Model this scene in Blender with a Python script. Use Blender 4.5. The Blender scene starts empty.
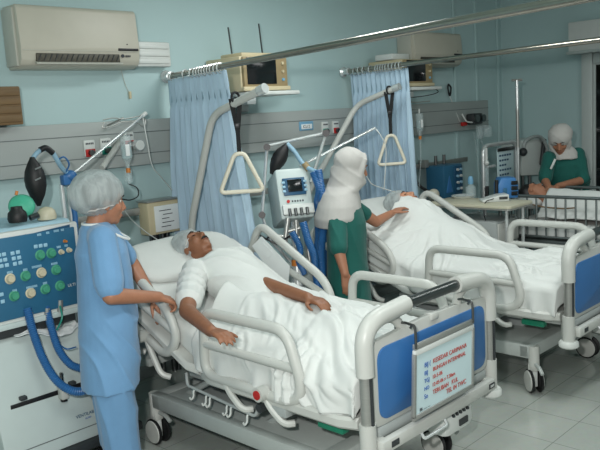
import bpy, bmesh, math, random
from mathutils import Vector, Matrix, noise
V = Vector
random.seed(7)
PI = math.pi
SC = bpy.context.scene
COL = SC.collection

# ------------------------------------------------------------------ camera, world, lights, exposure
H = 1.8
CAM = V((0, 0, H))
RC = Matrix(((0.693041, 0.148167, -0.705507), (-0.718373, 0.060099, -0.693057), (-0.060288, 0.987134, 0.148091)))
FPX = 738.04
cd = bpy.data.cameras.new('camera'); cam = bpy.data.objects.new('camera', cd); COL.objects.link(cam)
cam.matrix_world = Matrix.Translation(CAM) @ RC.to_4x4()
cd.sensor_width = 36; cd.lens = FPX / 600 * 36; cd.clip_start = .05
SC.camera = cam
FW = -V((RC[0][2], RC[1][2], RC[2][2]))
RT = V((.694, -.72, 0)).normalized()      # horizontal direction to the right of the view
DP = V((.72, .694, 0)).normalized()       # horizontal direction into the view

w = bpy.data.worlds.new('ward_air'); SC.world = w; w.use_nodes = True
w.node_tree.nodes['Background'].inputs[0].default_value = (.95, 1, .97, 1)
w.node_tree.nodes['Background'].inputs[1].default_value = .42

def area(name, loc, target, size, power, col=(1, 1, 1), sy=None):
    l = bpy.data.lights.new(name, 'AREA'); l.size = size; l.energy = power; l.color = col
    if sy: l.shape = 'RECTANGLE'; l.size_y = sy
    o = bpy.data.objects.new(name, l); COL.objects.link(o); o.location = loc
    o.rotation_euler = (V(target) - V(loc)).to_track_quat('-Z', 'Y').to_euler()
    return o
area('camera_flash', CAM + V((-.16, .16, .26)), (2.8, 3.0, 0.9), .09, 76, (1, .985, .95))
for lx, ly in ((1.2, 1.4), (3.6, 1.2), (3.7, 3.0), (5.8, 1.4)):
    area('ceiling_light', (lx, ly, 2.92), (lx, ly, 0), 1.2, 13 if lx > 5 else 24, (.97, 1, .98), .3)
vs = SC.view_settings
vs.view_transform = 'Standard'; vs.look = 'None'; vs.gamma = 1; vs.use_curve_mapping = False
vs.exposure = 0.0

# ------------------------------------------------------------------ materials
def lin(c):
    return tuple(((v / 255) / 12.92 if v / 255 <= .04045 else ((v / 255 + .055) / 1.055) ** 2.4) for v in c)
def mat(name, rgb, rough=.5, metal=0., var=.05, scale=12., bump=0., bscale=60., trans=0., alpha=1., sheen=0., stretch=None, coat=0.):
    m = bpy.data.materials.new(name); m.use_nodes = True
    nt = m.node_tree; b = nt.nodes['Principled BSDF']
    L = lin(rgb)
    tc = nt.nodes.new('ShaderNodeTexCoord'); mp = nt.nodes.new('ShaderNodeMapping')
    nt.links.new(tc.outputs['Object'], mp.inputs[0])
    if stretch: mp.inputs['Scale'].default_value = stretch
    n = nt.nodes.new('ShaderNodeTexNoise'); n.inputs['Scale'].default_value = scale; n.inputs['Detail'].default_value = 4
    nt.links.new(mp.outputs[0], n.inputs['Vector'])
    r = nt.nodes.new('ShaderNodeValToRGB')
    r.color_ramp.elements[0].position = .3; r.color_ramp.elements[1].position = .7
    r.color_ramp.elements[0].color = tuple(max(0, v * (1 - var)) for v in L) + (1,)
    r.color_ramp.elements[1].color = tuple(min(1, v * (1 + var)) for v in L) + (1,)
    nt.links.new(n.outputs['Fac'], r.inputs[0]); nt.links.new(r.outputs[0], b.inputs['Base Color'])
    b.inputs['Roughness'].default_value = rough; b.inputs['Metallic'].default_value = metal
    b.inputs['Transmission Weight'].default_value = trans; b.inputs['Alpha'].default_value = alpha
    b.inputs['Sheen Weight'].default_value = sheen; b.inputs['Coat Weight'].default_value = coat
    if bump:
        n2 = nt.nodes.new('ShaderNodeTexNoise'); n2.inputs['Scale'].default_value = bscale; n2.inputs['Detail'].default_value = 5
        nt.links.new(mp.outputs[0], n2.inputs['Vector'])
        bp = nt.nodes.new('ShaderNodeBump'); bp.inputs['Strength'].default_value = bump; bp.inputs['Distance'].default_value = .01
        nt.links.new(n2.outputs['Fac'], bp.inputs['Height']); nt.links.new(bp.outputs[0], b.inputs['Normal'])
    return m
M = dict(
    wall=mat('wall_paint', (172, 197, 198), .6, var=.03, scale=1.5, bump=.04, bscale=150),
    ceil=mat('ceiling_paint', (175, 200, 198), .8, var=.02),
    service=mat('service_panel_grey', (160, 166, 164), .42, var=.03, scale=3),
    groove=mat('groove_grey', (105, 112, 112), .6),
    acbody=mat('conditioner_cream', (186, 182, 168), .4, var=.02),
    acside=mat('conditioner_cream_side', (180, 180, 170), .4, var=.02),
    black=mat('black_plastic', (20, 21, 24), .4), rubber=mat('black_rubber', (14, 15, 17), .55, var=.2),
    dark=mat('dark_grey', (48, 52, 54), .5), slat=mat('vent_slats', (75, 72, 62), .5, var=.3, scale=40),
    white=mat('white_plastic', (206, 210, 207), .35, var=.02), bedgrey=mat('bed_grey_plastic', (188, 190, 185), .38, var=.02),
    bedpaint=mat('bed_grey_paint', (160, 166, 165), .4, var=.03), chassis=mat('chassis_grey_paint', (166, 172, 169), .42, var=.03),
    chrome=mat('chrome', (224, 228, 228), .24, .6), steel=mat('brushed_steel', (165, 166, 162), .34, .6, stretch=(1, 1, 12)),
    rod=mat('rod_steel', (168, 162, 152), .24, 1.), darksteel=mat('dark_steel', (110, 112, 112), .3, 1.),
    blue=mat('blue_board', (52, 106, 164), .4, var=.03), ventblue=mat('panel_blue', (44, 100, 132), .42, var=.03), ventblue2=mat('panel_navy', (32, 80, 112), .4),
    body=mat('machine_white', (188, 200, 198), .4, var=.02), hose=mat('hose_blue', (44, 98, 152), .4), hoselight=mat('hose_pale_blue', (135, 170, 190), .35),
    scrub=mat('scrub_blue', (106, 149, 188), .85, var=.05, scale=9, bump=.12, bscale=220, sheen=.2), trim=mat('collar_white', (225, 228, 225), .8),
    green=mat('nurse_green', (8, 86, 78), .85, var=.07, scale=9, bump=.12, bscale=200, sheen=.1),
    hijab=mat('scarf_grey_white', (182, 180, 176), .85, var=.04, bump=.1, bscale=200),
    skin=mat('skin_brown', (162, 112, 86), .5, var=.06, scale=25, bump=.05, bscale=180), skin_dark=mat('skin_deep_brown', (136, 90, 64), .5, var=.07, scale=25, bump=.05, bscale=180),
    skin_light=mat('skin_tan', (188, 134, 104), .5, var=.06, scale=25), hair=mat('hair_black', (16, 14, 14), .5, var=.3, scale=80),
    lip=mat('lip', (134, 80, 66), .5), eye=mat('eye_white', (210, 205, 195), .25), iris=mat('iris_brown', (30, 18, 12), .2),
    linen=mat('linen_white', (206, 209, 206), .9, var=.02, scale=6, bump=.1, bscale=250, sheen=.2), gown=mat('gown_white', (206, 209, 206), .9, var=.02, bump=.12, bscale=250),
    pillow=mat('pillow_white', (200, 203, 200), .9, var=.02, bump=.1, bscale=200), paper=mat('paper_white', (226, 230, 230), .8, var=.02),
    beige=mat('monitor_beige', (196, 184, 152), .5, var=.03), beige2=mat('monitor_tan', (150, 132, 98), .5, var=.03), screen=mat('dark_screen', (16, 20, 22), .15),
    cream=mat('grip_cream', (214, 208, 190), .45, var=.02), strap=mat('webbing_black', (18, 20, 22), .8, var=.2, scale=60),
    tableC=mat('table_cream', (196, 192, 170), .4, var=.03), cotm=mat('cot_steel', (120, 128, 128), .35, .8), greenpad=mat('green_plastic', (20, 120, 92), .45),
    knobgreen=mat('knob_green', (70, 150, 120), .4), knobbeige=mat('knob_beige', (196, 186, 160), .45), key=mat('key_blue_white', (150, 190, 210), .4),
    maskgreen=mat('mask_green', (70, 168, 138), .45, var=.08), red=mat('red_plastic', (176, 32, 30), .4), orange=mat('orange_plastic', (196, 120, 50), .45),
    teal=mat('teal_plastic', (22, 128, 110), .4), bluel=mat('label_blue', (110, 160, 190), .5), inkblue=mat('ink_blue', (40, 92, 170), .6), inkred=mat('ink_red', (178, 58, 44), .6),
    inkdark=mat('ink_dark', (40, 46, 56), .6), wood=mat('wood_brown', (112, 88, 58), .6, var=.15, scale=5, stretch=(1, 1, 9)), sign=mat('sign_white', (196, 218, 222), .35, var=.02),
    pump=mat('pump_blue', (58, 118, 176), .4, var=.03), doorm=mat('door_white', (186, 194, 192), .4, var=.02), glassdark=mat('dark_glass', (14, 17, 18), .08),
    clear=mat('clear_plastic', (215, 230, 232), .12, alpha=.26), fluid=mat('fluid', (190, 214, 216), .1, alpha=.5), tape=mat('wrist_white', (225, 225, 220), .8),
    cloth=mat('tray_cloth', (168, 200, 214), .85, var=.05, bump=.1), bumper=mat('bumper_white', (200, 204, 200), .45), facem=mat('mask_beige', (190, 184, 160), .45))

def floor_mat():
    m = bpy.data.materials.new('floor_tiles'); m.use_nodes = True; nt = m.node_tree; b = nt.nodes['Principled BSDF']
    tc = nt.nodes.new('ShaderNodeTexCoord'); br = nt.nodes.new('ShaderNodeTexBrick')
    mp = nt.nodes.new('ShaderNodeMapping'); mp.inputs['Location'].default_value = (.11, -.03, 0)
    nt.links.new(tc.outputs['Object'], mp.inputs[0]); nt.links.new(mp.outputs[0], br.inputs['Vector'])
    br.offset = 0; br.inputs['Scale'].default_value = 1; br.inputs['Brick Width'].default_value = .33; br.inputs['Row Height'].default_value = .33
    br.inputs['Mortar Size'].default_value = .0022; br.inputs['Mortar Smooth'].default_value = .2
    br.inputs['Color1'].default_value = lin((166, 172, 166)) + (1,); br.inputs['Color2'].default_value = lin((170, 175, 169)) + (1,)
    br.inputs['Mortar'].default_value = lin((122, 127, 123)) + (1,)
    n = nt.nodes.new('ShaderNodeTexNoise'); n.inputs['Scale'].default_value = 30; n.inputs['Detail'].default_value = 6
    nt.links.new(tc.outputs['Object'], n.inputs['Vector'])
    mx = nt.nodes.new('ShaderNodeMix'); mx.data_type = 'RGBA'; mx.blend_type = 'MULTIPLY'; mx.inputs['Factor'].default_value = .14
    nt.links.new(br.outputs['Color'], mx.inputs['A']); nt.links.new(n.outputs['Color'], mx.inputs['B']); nt.links.new(mx.outputs['Result'], b.inputs['Base Color'])
    b.inputs['Roughness'].default_value = .13; b.inputs['Specular IOR Level'].default_value = .55
    return m
def curtain_mat():
    m = mat('curtain_blue', (172, 197, 214), .8, var=.10, scale=5, stretch=(6, 6, .5), bump=.08, bscale=120)
    nt = m.node_tree; b = nt.nodes['Principled BSDF']
    b.inputs['Subsurface Weight'].default_value = 0
    return m
def cap_mat():
    m = bpy.data.materials.new('bouffant_cap_mesh'); m.use_nodes = True; nt = m.node_tree; b = nt.nodes['Principled BSDF']
    tc = nt.nodes.new('ShaderNodeTexCoord'); n = nt.nodes.new('ShaderNodeTexNoise'); n.inputs['Scale'].default_value = 1; n.inputs['Detail'].default_value = 6; n.inputs['Distortion'].default_value = .6
    mp = nt.nodes.new('ShaderNodeMapping'); mp.inputs['Scale'].default_value = (34, 34, 12); mp.inputs['Rotation'].default_value = (.5, .5, 0)
    nt.links.new(tc.outputs['Object'], mp.inputs[0]); nt.links.new(mp.outputs[0], n.inputs['Vector'])
    r = nt.nodes.new('ShaderNodeMapRange'); r.inputs[1].default_value = .35; r.inputs[2].default_value = .65; r.inputs[3].default_value = .52; r.inputs[4].default_value = .70
    nt.links.new(n.outputs['Fac'], r.inputs[0]); nt.links.new(r.outputs[0], b.inputs['Alpha'])
    b.inputs['Base Color'].default_value = lin((184, 192, 192)) + (1,); b.inputs['Roughness'].default_value = .7
    return m
M['floor'] = floor_mat(); M['curtain'] = curtain_mat(); M['cap'] = cap_mat()

# ------------------------------------------------------------------ object helpers
def origin(o):
    p = V((0, 0, 0))
    while o is not None: p += o.location; o = o.parent
    return p
def tag(o, label=None, cat=None, group=None, kind=None):
    if label: o['label'] = label
    if cat: o['category'] = cat
    if group: o['group'] = group
    if kind: o['kind'] = kind
    return o
def thing(name, loc, label, cat, group=None):
    o = bpy.data.objects.new(name, None); COL.objects.link(o); o.location = loc; o.empty_display_size = .05
    return tag(o, label, cat, group)
def link(name, me, m, parent=None, loc=None):
    """the mesh is in world coordinates; its object sits at loc (or at its parent's origin)"""
    if m is not None: me.materials.clear(); me.materials.append(m)
    o = bpy.data.objects.new(name, me); COL.objects.link(o)
    if parent is not None:
        me.transform(Matrix.Translation(-origin(parent))); o.parent = parent
    elif loc is not None:
        me.transform(Matrix.Translation(-V(loc))); o.location = loc
    return o
def dup(o, parent=None):
    c = o.copy(); COL.objects.link(c)
    if parent is not None: c.parent = parent
    for ch in list(o.children): dup(ch, c)
    return c
def frame(z, x=None):
    z = V(z).normalized()
    a = V((0, 0, 1)) if abs(z.z) < .9 else V((1, 0, 0))
    if x is not None: a = None; x = V(x) - z * V(x).dot(z)
    x = (a.cross(z) if x is None else x).normalized()
    y = z.cross(x)
    return Matrix((x, y, z)).transposed()
def rz(a): return Matrix.Rotation(a, 3, 'Z')
def rx(a): return Matrix.Rotation(a, 3, 'X')
def ry(a): return Matrix.Rotation(a, 3, 'Y')
def arc(pts, r, n=6, closed=False):
    pts = [V(p) for p in pts]; out = []; N = len(pts)
    for i, p in enumerate(pts):
        if not closed and i in (0, N - 1): out.append(p); continue
        a = pts[i - 1]; b = pts[(i + 1) % N]
        ra = min(r, (a - p).length * .49); rb = min(r, (b - p).length * .49)
        s = p + (a - p).normalized() * ra; e = p + (b - p).normalized() * rb
        for k in range(n + 1):
            t = k / n; out.append(s * (1 - t) ** 2 + p * 2 * t * (1 - t) + e * t * t)
    return out
def spline(pts, n=8):
    P = [V(p) for p in pts]; P = [P[0] * 2 - P[1]] + P + [P[-1] * 2 - P[-2]]; out = []
    for i in range(1, len(P) - 2):
        for k in range(n):
            t = k / n; a, b, c, d = P[i - 1:i + 3]
            out.append(.5 * ((2 * b) + (c - a) * t + (2 * a - 5 * b + 4 * c - d) * t * t + (3 * b - a - 3 * c + d) * t ** 3))
    out.append(P[-2]); return out

class G:
    def __init__(s): s.bm = bmesh.new()
    def ring(s, pts): return [s.bm.verts.new(p) for p in pts]
    def skin(s, rings, closed=True, caps=True, loop=False):
        R = [s.ring(r) for r in rings]; n = len(R[0])
        for i in range(len(R) if loop else len(R) - 1):
            a = R[i]; b = R[(i + 1) % len(R)]
            for k in range(n if closed else n - 1):
                try: s.bm.faces.new((a[k], a[(k + 1) % n], b[(k + 1) % n], b[k]))
                except ValueError: pass
        if caps and not loop and closed:
            s.bm.faces.new(R[0][::-1]); s.bm.faces.new(R[-1])
        return s
    def tube(s, pts, r, seg=10, closed=False, caps=True, sq=None):
        pts = [V(p) for p in pts]; N = len(pts); rad = r if isinstance(r, (list, tuple)) else [r] * N
        T = []
        for i in range(N):
            a = pts[i - 1] if (i > 0 or closed) else pts[i]; b = pts[(i + 1) % N] if (i < N - 1 or closed) else pts[i]
            T.append((b - a).normalized() if (b - a).length > 1e-9 else V((0, 0, 1)))
        fr = frame(T[0]); x = fr.col[0].copy(); rings = []
        for i in range(N):
            x = x - T[i] * x.dot(T[i]); x.normalize(); y = T[i].cross(x)
            rr = rad[i]
            rings.append([pts[i] + x * math.cos(2 * PI * k / seg) * rr + y * math.sin(2 * PI * k / seg) * rr * (sq or 1) for k in range(seg)])
        return s.skin(rings, True, caps, closed)
    def box(s, c, size, rot=None, bev=0., seg=2):
        t = bmesh.new(); bmesh.ops.create_cube(t, size=1)
        for v in t.verts: v.co = V((v.co.x * size[0], v.co.y * size[1], v.co.z * size[2]))
        if bev: bmesh.ops.bevel(t, geom=t.edges[:] , offset=min(bev, min(size) * .45), segments=seg, profile=.5, affect='EDGES')
        for v in t.verts: v.co = (rot @ v.co if rot else v.co) + V(c)
        return s.merge(t)
    def prism(s, poly, vec, bev=0.):
        t = bmesh.new(); a = [t.verts.new(p) for p in poly]; b = [t.verts.new(V(p) + V(vec)) for p in poly]; n = len(a)
        t.faces.new(a[::-1]); t.faces.new(b)
        for k in range(n): t.faces.new((a[k], a[(k + 1) % n], b[(k + 1) % n], b[k]))
        bmesh.ops.recalc_face_normals(t, faces=t.faces[:])
        if bev: bmesh.ops.bevel(t, geom=t.edges[:], offset=bev, segments=2, profile=.5, affect='EDGES')
        return s.merge(t)
    def merge(s, t):
        me = bpy.data.meshes.new('t'); t.to_mesh(me); t.free(); s.bm.from_mesh(me); bpy.data.meshes.remove(me); return s
    def ball(s, c, r, rot=None, u=16, v=10):
        r = (r, r, r) if not isinstance(r, (tuple, list)) else r
        t = bmesh.new(); bmesh.ops.create_uvsphere(t, u_segments=u, v_segments=v, radius=1)
        for q in t.verts:
            p = V((q.co.x * r[0], q.co.y * r[1], q.co.z * r[2])); q.co = (rot @ p if rot else p) + V(c)
        return s.merge(t)
    def lathe(s, prof, c, axis=(0, 0, 1), seg=20):
        f = frame(axis); rings = []
        for r, z in prof:
            rings.append([V(c) + f @ V((math.cos(2 * PI * k / seg) * max(r, 1e-4), math.sin(2 * PI * k / seg) * max(r, 1e-4), z)) for k in range(seg)])
        return s.skin(rings)
    def cyl(s, a, b, r, seg=14, r2=None):
        return s.tube([a, b], [r, r if r2 is None else r2], seg)
    def cap(s, a, b, ra, rb, seg=12):
        """capsule that tapers, closed by round ends"""
        a = V(a); b = V(b); d = (b - a); L = d.length; d = d.normalized() if L > 1e-6 else V((0, 0, 1))
        pts = []; rad = []
        for k in range(1, 5): t = k / 4 * PI / 2; pts.append(a - d * ra * math.cos(t)); rad.append(ra * math.sin(t))
        for k in range(4): t = PI / 2 - k / 4 * PI / 2; pts.append(b + d * rb * math.cos(t)); rad.append(rb * math.sin(t))
        return s.tube(pts, rad, seg)
    def chain(s, pts):
        for (p, r), (q, t) in zip(pts[:-1], pts[1:]): s.cap(p, q, r, t)
        return s
    def sect(s, rings, seg=20):
        """closed loft of elliptical sections (centre, radius a, radius b, axis a, axis b)"""
        return s.skin([[V(c) + V(A) * math.cos(2 * PI * k / seg) * a + V(B) * math.sin(2 * PI * k / seg) * b for k in range(seg)] for c, a, b, A, B in rings])
    def grid(s, fn, nu, nv):
        R = [[s.bm.verts.new(fn(i / nu, j / nv)) for j in range(nv + 1)] for i in range(nu + 1)]
        for i in range(nu):
            for j in range(nv): s.bm.faces.new((R[i][j], R[i + 1][j], R[i + 1][j + 1], R[i][j + 1]))
        return s
    def mesh(s, smooth=True, ang=42):
        bmesh.ops.recalc_face_normals(s.bm, faces=s.bm.faces[:])
        me = bpy.data.meshes.new('m'); s.bm.to_mesh(me); s.bm.free()
        if smooth: me.shade_smooth(); me.set_sharp_from_angle(angle=math.radians(ang))
        return me
    def done(s, name, m, parent=None, smooth=True, ang=42, loc=None, solid=0.):
        me = s.mesh(smooth, ang)
        if solid: me = modded(me, [('SOLIDIFY', dict(thickness=solid, offset=0))]); me.shade_smooth(); me.set_sharp_from_angle(angle=math.radians(ang))
        me.name = name
        if parent is None and loc is None:
            c = [v.co for v in me.vertices]; lo = V((min(p.x for p in c), min(p.y for p in c), min(p.z for p in c))); hi = V((max(p.x for p in c), max(p.y for p in c), max(p.z for p in c)))
            loc = ((lo.x + hi.x) / 2, (lo.y + hi.y) / 2, lo.z)
        return link(name, me, m, parent, loc)
def modded(me, mods):
    o = bpy.data.objects.new('tmp', me); COL.objects.link(o)
    for t, kw in mods:
        md = o.modifiers.new('x', t)
        for k, v in kw.items(): setattr(md, k, v)
    dg = bpy.context.evaluated_depsgraph_get(); dg.update()
    out = bpy.data.meshes.new_from_object(o.evaluated_get(dg))
    bpy.data.objects.remove(o); bpy.data.meshes.remove(me)
    return out
def voxel(g, name, m, parent=None, size=.007, it=6, disp=None):
    me = g.mesh(False)
    me = modded(me, [('REMESH', dict(mode='VOXEL', voxel_size=size, adaptivity=0)), ('SMOOTH', dict(factor=.5, iterations=it))])
    if disp:
        nn = [v.normal.copy() for v in me.vertices]
        for v, n in zip(me.vertices, nn): v.co = v.co + n * disp(v.co)
    me.shade_smooth(); me.name = name
    return link(name, me, m, parent)
def folds(scale, amp, d=None, seed=0, k=30):
    """cloth wrinkles: ridges along a direction, broken up by noise"""
    d = V(d) if d else None
    def f(p):
        q = V((p.x + seed, p.y - seed, p.z))
        a = noise.noise(q * scale) 
        if d is None: return amp * (1 - 2 * abs(a)) 
        s = math.sin(p.dot(d) * k + 4 * noise.noise(q * scale) + seed)
        return amp * s * (.5 + .7 * noise.noise(q * scale * .6 + V((3, 1, 2))))
    return f
def pleats(d, k, amp, scale=4., seed=0):
    """narrow cloth creases running across direction d"""
    d = V(d).normalized()
    def f(p):
        q = V((p.x + seed, p.y - seed, p.z))
        ph = p.dot(d) * k + 3.2 * noise.noise(q * scale) + seed
        m = max(0., .35 + 1.3 * noise.noise(q * scale * .7 + V((3, 1, 2))))
        return amp * m * ((1 - abs(math.sin(ph))) ** 2 * 1.6 - .3)
    return f
def text(body, size, m, parent, p, xd, yd, name='lettering', depth=.0006):
    cu = bpy.data.curves.new('t', 'FONT'); cu.body = body; cu.size = size; cu.extrude = depth
    o = bpy.data.objects.new('t', cu); COL.objects.link(o)
    dg = bpy.context.evaluated_depsgraph_get(); dg.update()
    me = bpy.data.meshes.new_from_object(o.evaluated_get(dg)); bpy.data.objects.remove(o); bpy.data.curves.remove(cu)
    xd = V(xd).normalized(); yd = V(yd).normalized(); zd = xd.cross(yd)
    Mx = Matrix((xd, yd, zd)).transposed().to_4x4(); me.transform(Matrix.Translation(V(p)) @ Mx); me.name = name
    return link(name, me, m, parent)
X = V((1, 0, 0)); Y = V((0, 1, 0)); Z = V((0, 0, 1))

# ------------------------------------------------------------------ the room
WY = 4.4; WX = 8.0; CH = 3.0
def struct(o): o['kind'] = 'structure'; return o
struct(G().box((3.5, 1.4, -.05), (10, 8, .1)).done('floor', M['floor'], loc=(0, 0, 0)))
struct(G().box((3.5, 1.4, CH + .05), (10, 8, .1)).done('ceiling', M['ceil'], loc=(0, 0, CH)))
struct(G().box((3.5, WY + .05, CH / 2), (10, .1, CH)).done('wall_back', M['wall'], loc=(3, WY, 0)))
struct(G().box((WX + .05, .9, CH / 2), (.1, 7, CH)).done('wall_right', M['wall'], loc=(WX, 0, 0)))
struct(G().box((-.65, 3.2, CH / 2), (.1, 2.4, CH)).done('wall_left', M['wall'], loc=(-.6, 3.2, 0)))
g = G()
for x in (6.98, 7.42, 7.9): g.box((x, WY - .012, CH / 2), (.05, .024, CH), bev=.006)
struct(g.done('trim_back', M['wall'], loc=(7.4, WY, 0)))
struct(G().box((3.5, WY - .008, .05), (8.9, .016, .1), bev=.004).done('baseboard_back', M['service'], loc=(3.5, WY, 0)))
dr = struct(G().box((WX - .01, 2.55, 1.12), (.02, 1.74, 2.24)).done('door_1', M['doorm'], loc=(WX, 2.6, 0)))
g = G()
for yy in (3.37, 1.74): g.box((WX - .03, yy, 1.13), (.06, .12, 2.26), bev=.01)
g.box((WX - .028, 2.555, 2.2), (.055, 1.50, .11), bev=.01)
struct(g.done('door_frame', M['doorm'], dr))
struct(G().box((WX - .024, 2.55, 1.18), (.012, 1.46, 1.9)).done('door_glass', M['glassdark'], dr))
struct(G().box((WX - .06, 3.1, 1.02), (.03, .3, .03), bev=.008).done('door_handle', M['darksteel'], dr))
pel = thing('pelmet_box', (WX, 2.9, 2.28), 'white rectangular box fixed above the white door at right', 'box')
G().box((WX - .09, 2.9, 2.435), (.17, 1.24, .31), bev=.012).done('casing', M['white'], pel)
G().box((WX - .09, 2.9, 2.27), (.19, 1.28, .03), bev=.006).done('lower_lip', M['doorm'], pel)

# bedhead service panel along the back wall
sp = thing('bedhead_panel', (4.7, WY, 1.67), 'long grey horizontal service panel running along the back wall', 'wall panel')
G().box((4.55, WY - .037, 1.675), (6.0, .07, .31), bev=.006).done('casing', M['service'], sp)
g = G()
for z in (1.60, 1.745): g.box((4.55, WY - .0715, z), (6.0, .005, .006))
g.done('groove', M['groove'], sp)
def tick(g, x, y, z, wd, n, dy=0.):
    for k in range(n): g.box((x - wd / 2 + wd * (k + .5) / n, y, z), (wd / n * .62, .002, .012))
def outlet(x, z, col, label, group=None):
    t = thing('gas_outlet', (x, WY - .07, z), label, 'wall outlet', group)
    G().box((x, WY - .078, z + .01), (.08, .016, .105), bev=.006).done('plate', M['white'], t)
    G().box((x, WY - .088, z - .02), (.07, .008, .05), bev=.004).done('colour_band', M[col], t)
    g = G(); tick(g, x, WY - .087, z + .04, .06, 5); g.done('lettering', M['inkdark'], t)
    G().cyl((x, WY - .08, z - .02), (x, WY - .115, z - .02), .02).done('socket', M['darksteel'], t)
    return t
outlet(2.50, 1.655, 'red', 'white and red outlet left of the drip bottle behind the capped man')
outlet(2.62, 1.66, 'teal', 'green banded outlet directly left of the drip bottle')
outlet(2.80, 1.69, 'red', 'red banded outlet with gauge directly behind the drip bottle')
outlet(4.78, 1.66, 'teal', 'green banded outlet at the top left of the bed lifting pole')
outlet(4.92, 1.66, 'red', 'red banded outlet with a gauge beside the tilted lifting pole')
g = thing('pressure_gauge', (2.84, 4.26, 1.66), 'round white gauge mounted on the outlet behind the drip bottle', 'gauge')
G().cyl((2.84, 4.29, 1.66), (2.84, 4.25, 1.66), .038, 20).done('case', M['chrome'], g)
G().cyl((2.84, 4.25, 1.66), (2.84, 4.246, 1.66), .033, 20).done('dial', M['white'], g)
lb = thing('room_label', (4.55, WY - .07, 1.69), 'blue rounded label with white lettering on the grey wall panel', 'label')
G().box((4.55, WY - .075, 1.70), (.17, .01, .075), bev=.02).done('plate', M['bluel'], lb)
G().box((4.55, WY - .0815, 1.695), (.13, .004, .04), bev=.004).done('name_strip', M['paper'], lb)
text('ICU 2', .034, M['inkdark'], lb, (4.50, WY - .0845, 1.684), X, Z)
# the thin equipment rail under it
er = thing('equipment_rail', (4.6, WY, 1.2), 'flat steel equipment rail fixed low on the back wall', 'rail')
G().box((4.65, WY - .06, 1.205), (4.9, .012, .05), bev=.003).done('rail', M['steel'], er)
for x in (2.5, 3.4, 4.3, 5.4, 6.1, 6.8): G().cyl((x, WY, 1.21), (x, WY - .058, 1.21), .012).done('bracket', M['chrome'], er)
wc = thing('wooden_cabinet', (1.7, WY - .1, 1.84), 'brown wooden cabinet edge above the wall panel at far left', 'cabinet')
G().box((1.72, WY - .1, 1.95), (.6, .2, .22), bev=.006).done('body', M['wood'], wc)
g = G()
for k in range(4): g.box((1.72, WY - .202, 1.875 + .05 * k), (.58, .012, .038), bev=.004)
g.done('slats', M['wood'], wc)

# air conditioners
def air_con(x0, x1, z0, z1, yf, label, open_vent=True):
    t = thing('air_conditioner', ((x0 + x1) / 2, WY, z0), label, 'air conditioner', 'wall air conditioners')
    poly = [(0, yf + .03, z0 + .02), (0, yf + .012, z0 + .05), (0, yf, z0 + .12), (0, yf + .015, z1 - .02), (0, yf + .03, z1), (0, WY, z1), (0, WY, z0), (0, yf + .08, z0)]
    G().prism([(x0, p[1], p[2]) for p in poly], (x1 - x0, 0, 0), bev=.008).done('body', M['acbody'], t)
    G().box((x0 - .004, (yf + WY) / 2 + .02, (z0 + z1) / 2), (.02, WY - yf - .05, z1 - z0 - .03), bev=.008).done('end_cap', M['acside'], t)
    a = x0 + .09; b = x1 - .16
    G().box(((a + b) / 2, yf + .012, z0 + .062), (b - a, .03, .052), bev=.004).done('outlet_slot', M['slat'], t)
    g = G()
    for k in range(16): g.box((a + (b - a) * (k + .5) / 16, yf - .002, z0 + .062), (.004, .012, .046), rot=ry(.5))
    g.done('fins', M['dark'], t)
    G().box(((a + b) / 2, yf - .004, z0 + .03), (b - a + .02, .03, .012), rot=rx(.3), bev=.003).done('louvre', M['acside'], t)
    G().box(((x0 + x1) / 2, yf + .001, z0 + .105), (x1 - x0 - .02, .006, .004)).done('seam', M['acside'], t)
    G().box((x1 - .09, yf - .001, z0 + .118), (.15, .01, .016), bev=.003).done('display_strip', M['black'], t)
    G().cyl((x1 - .135, yf + .004, z0 + .078), (x1 - .135, yf - .002, z0 + .078), .011).done('emblem', M['inkdark'], t)
    g = G(); tick(g, x1 - .095, yf + .002, z0 + .077, .04, 5); g.done('lettering', M['inkdark'], t)
    G().cyl((x1 - .095, yf + .004, z0 + .152), (x1 - .095, yf - .002, z0 + .152), .004).done('sensor', M['black'], t)
    return t
air_con(2.06, 2.88, 2.165, 2.535, 4.21, 'cream wall air conditioner at upper left with dark louvre slot')
air_con(5.98, 6.82, 2.19, 2.52, 4.19, 'cream wall air conditioner behind the second monitor shelf')
pc = thing('pipe_cover', (3.1, WY, 2.2), 'white ribbed pipe trunking to the right of the air conditioner', 'trunking')
G().box((3.03, WY - .04, 2.27), (.36, .08, .17), bev=.015).done('cover', M['white'], pc)
g = G()
for k in range(3): g.box((3.02, WY - .084, 2.22 + .05 * k), (.34, .012, .03), bev=.005)
g.done('ribs', M['white'], pc)
pu = thing('light_pull', (2.9, WY, 1.98), 'thin pull cord with small beige knob below the left air conditioner', 'pull cord')
G().tube(spline([(2.84, WY - .006, 2.17), (2.86, WY - .006, 2.08), (2.885, WY - .006, 2.02)], 6), .002, 6).done('cord', M['acside'], pu)
G().box((2.89, WY - .01, 2.0), (.018, .018, .05), bev=.005).done('knob', M['beige'], pu)

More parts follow.
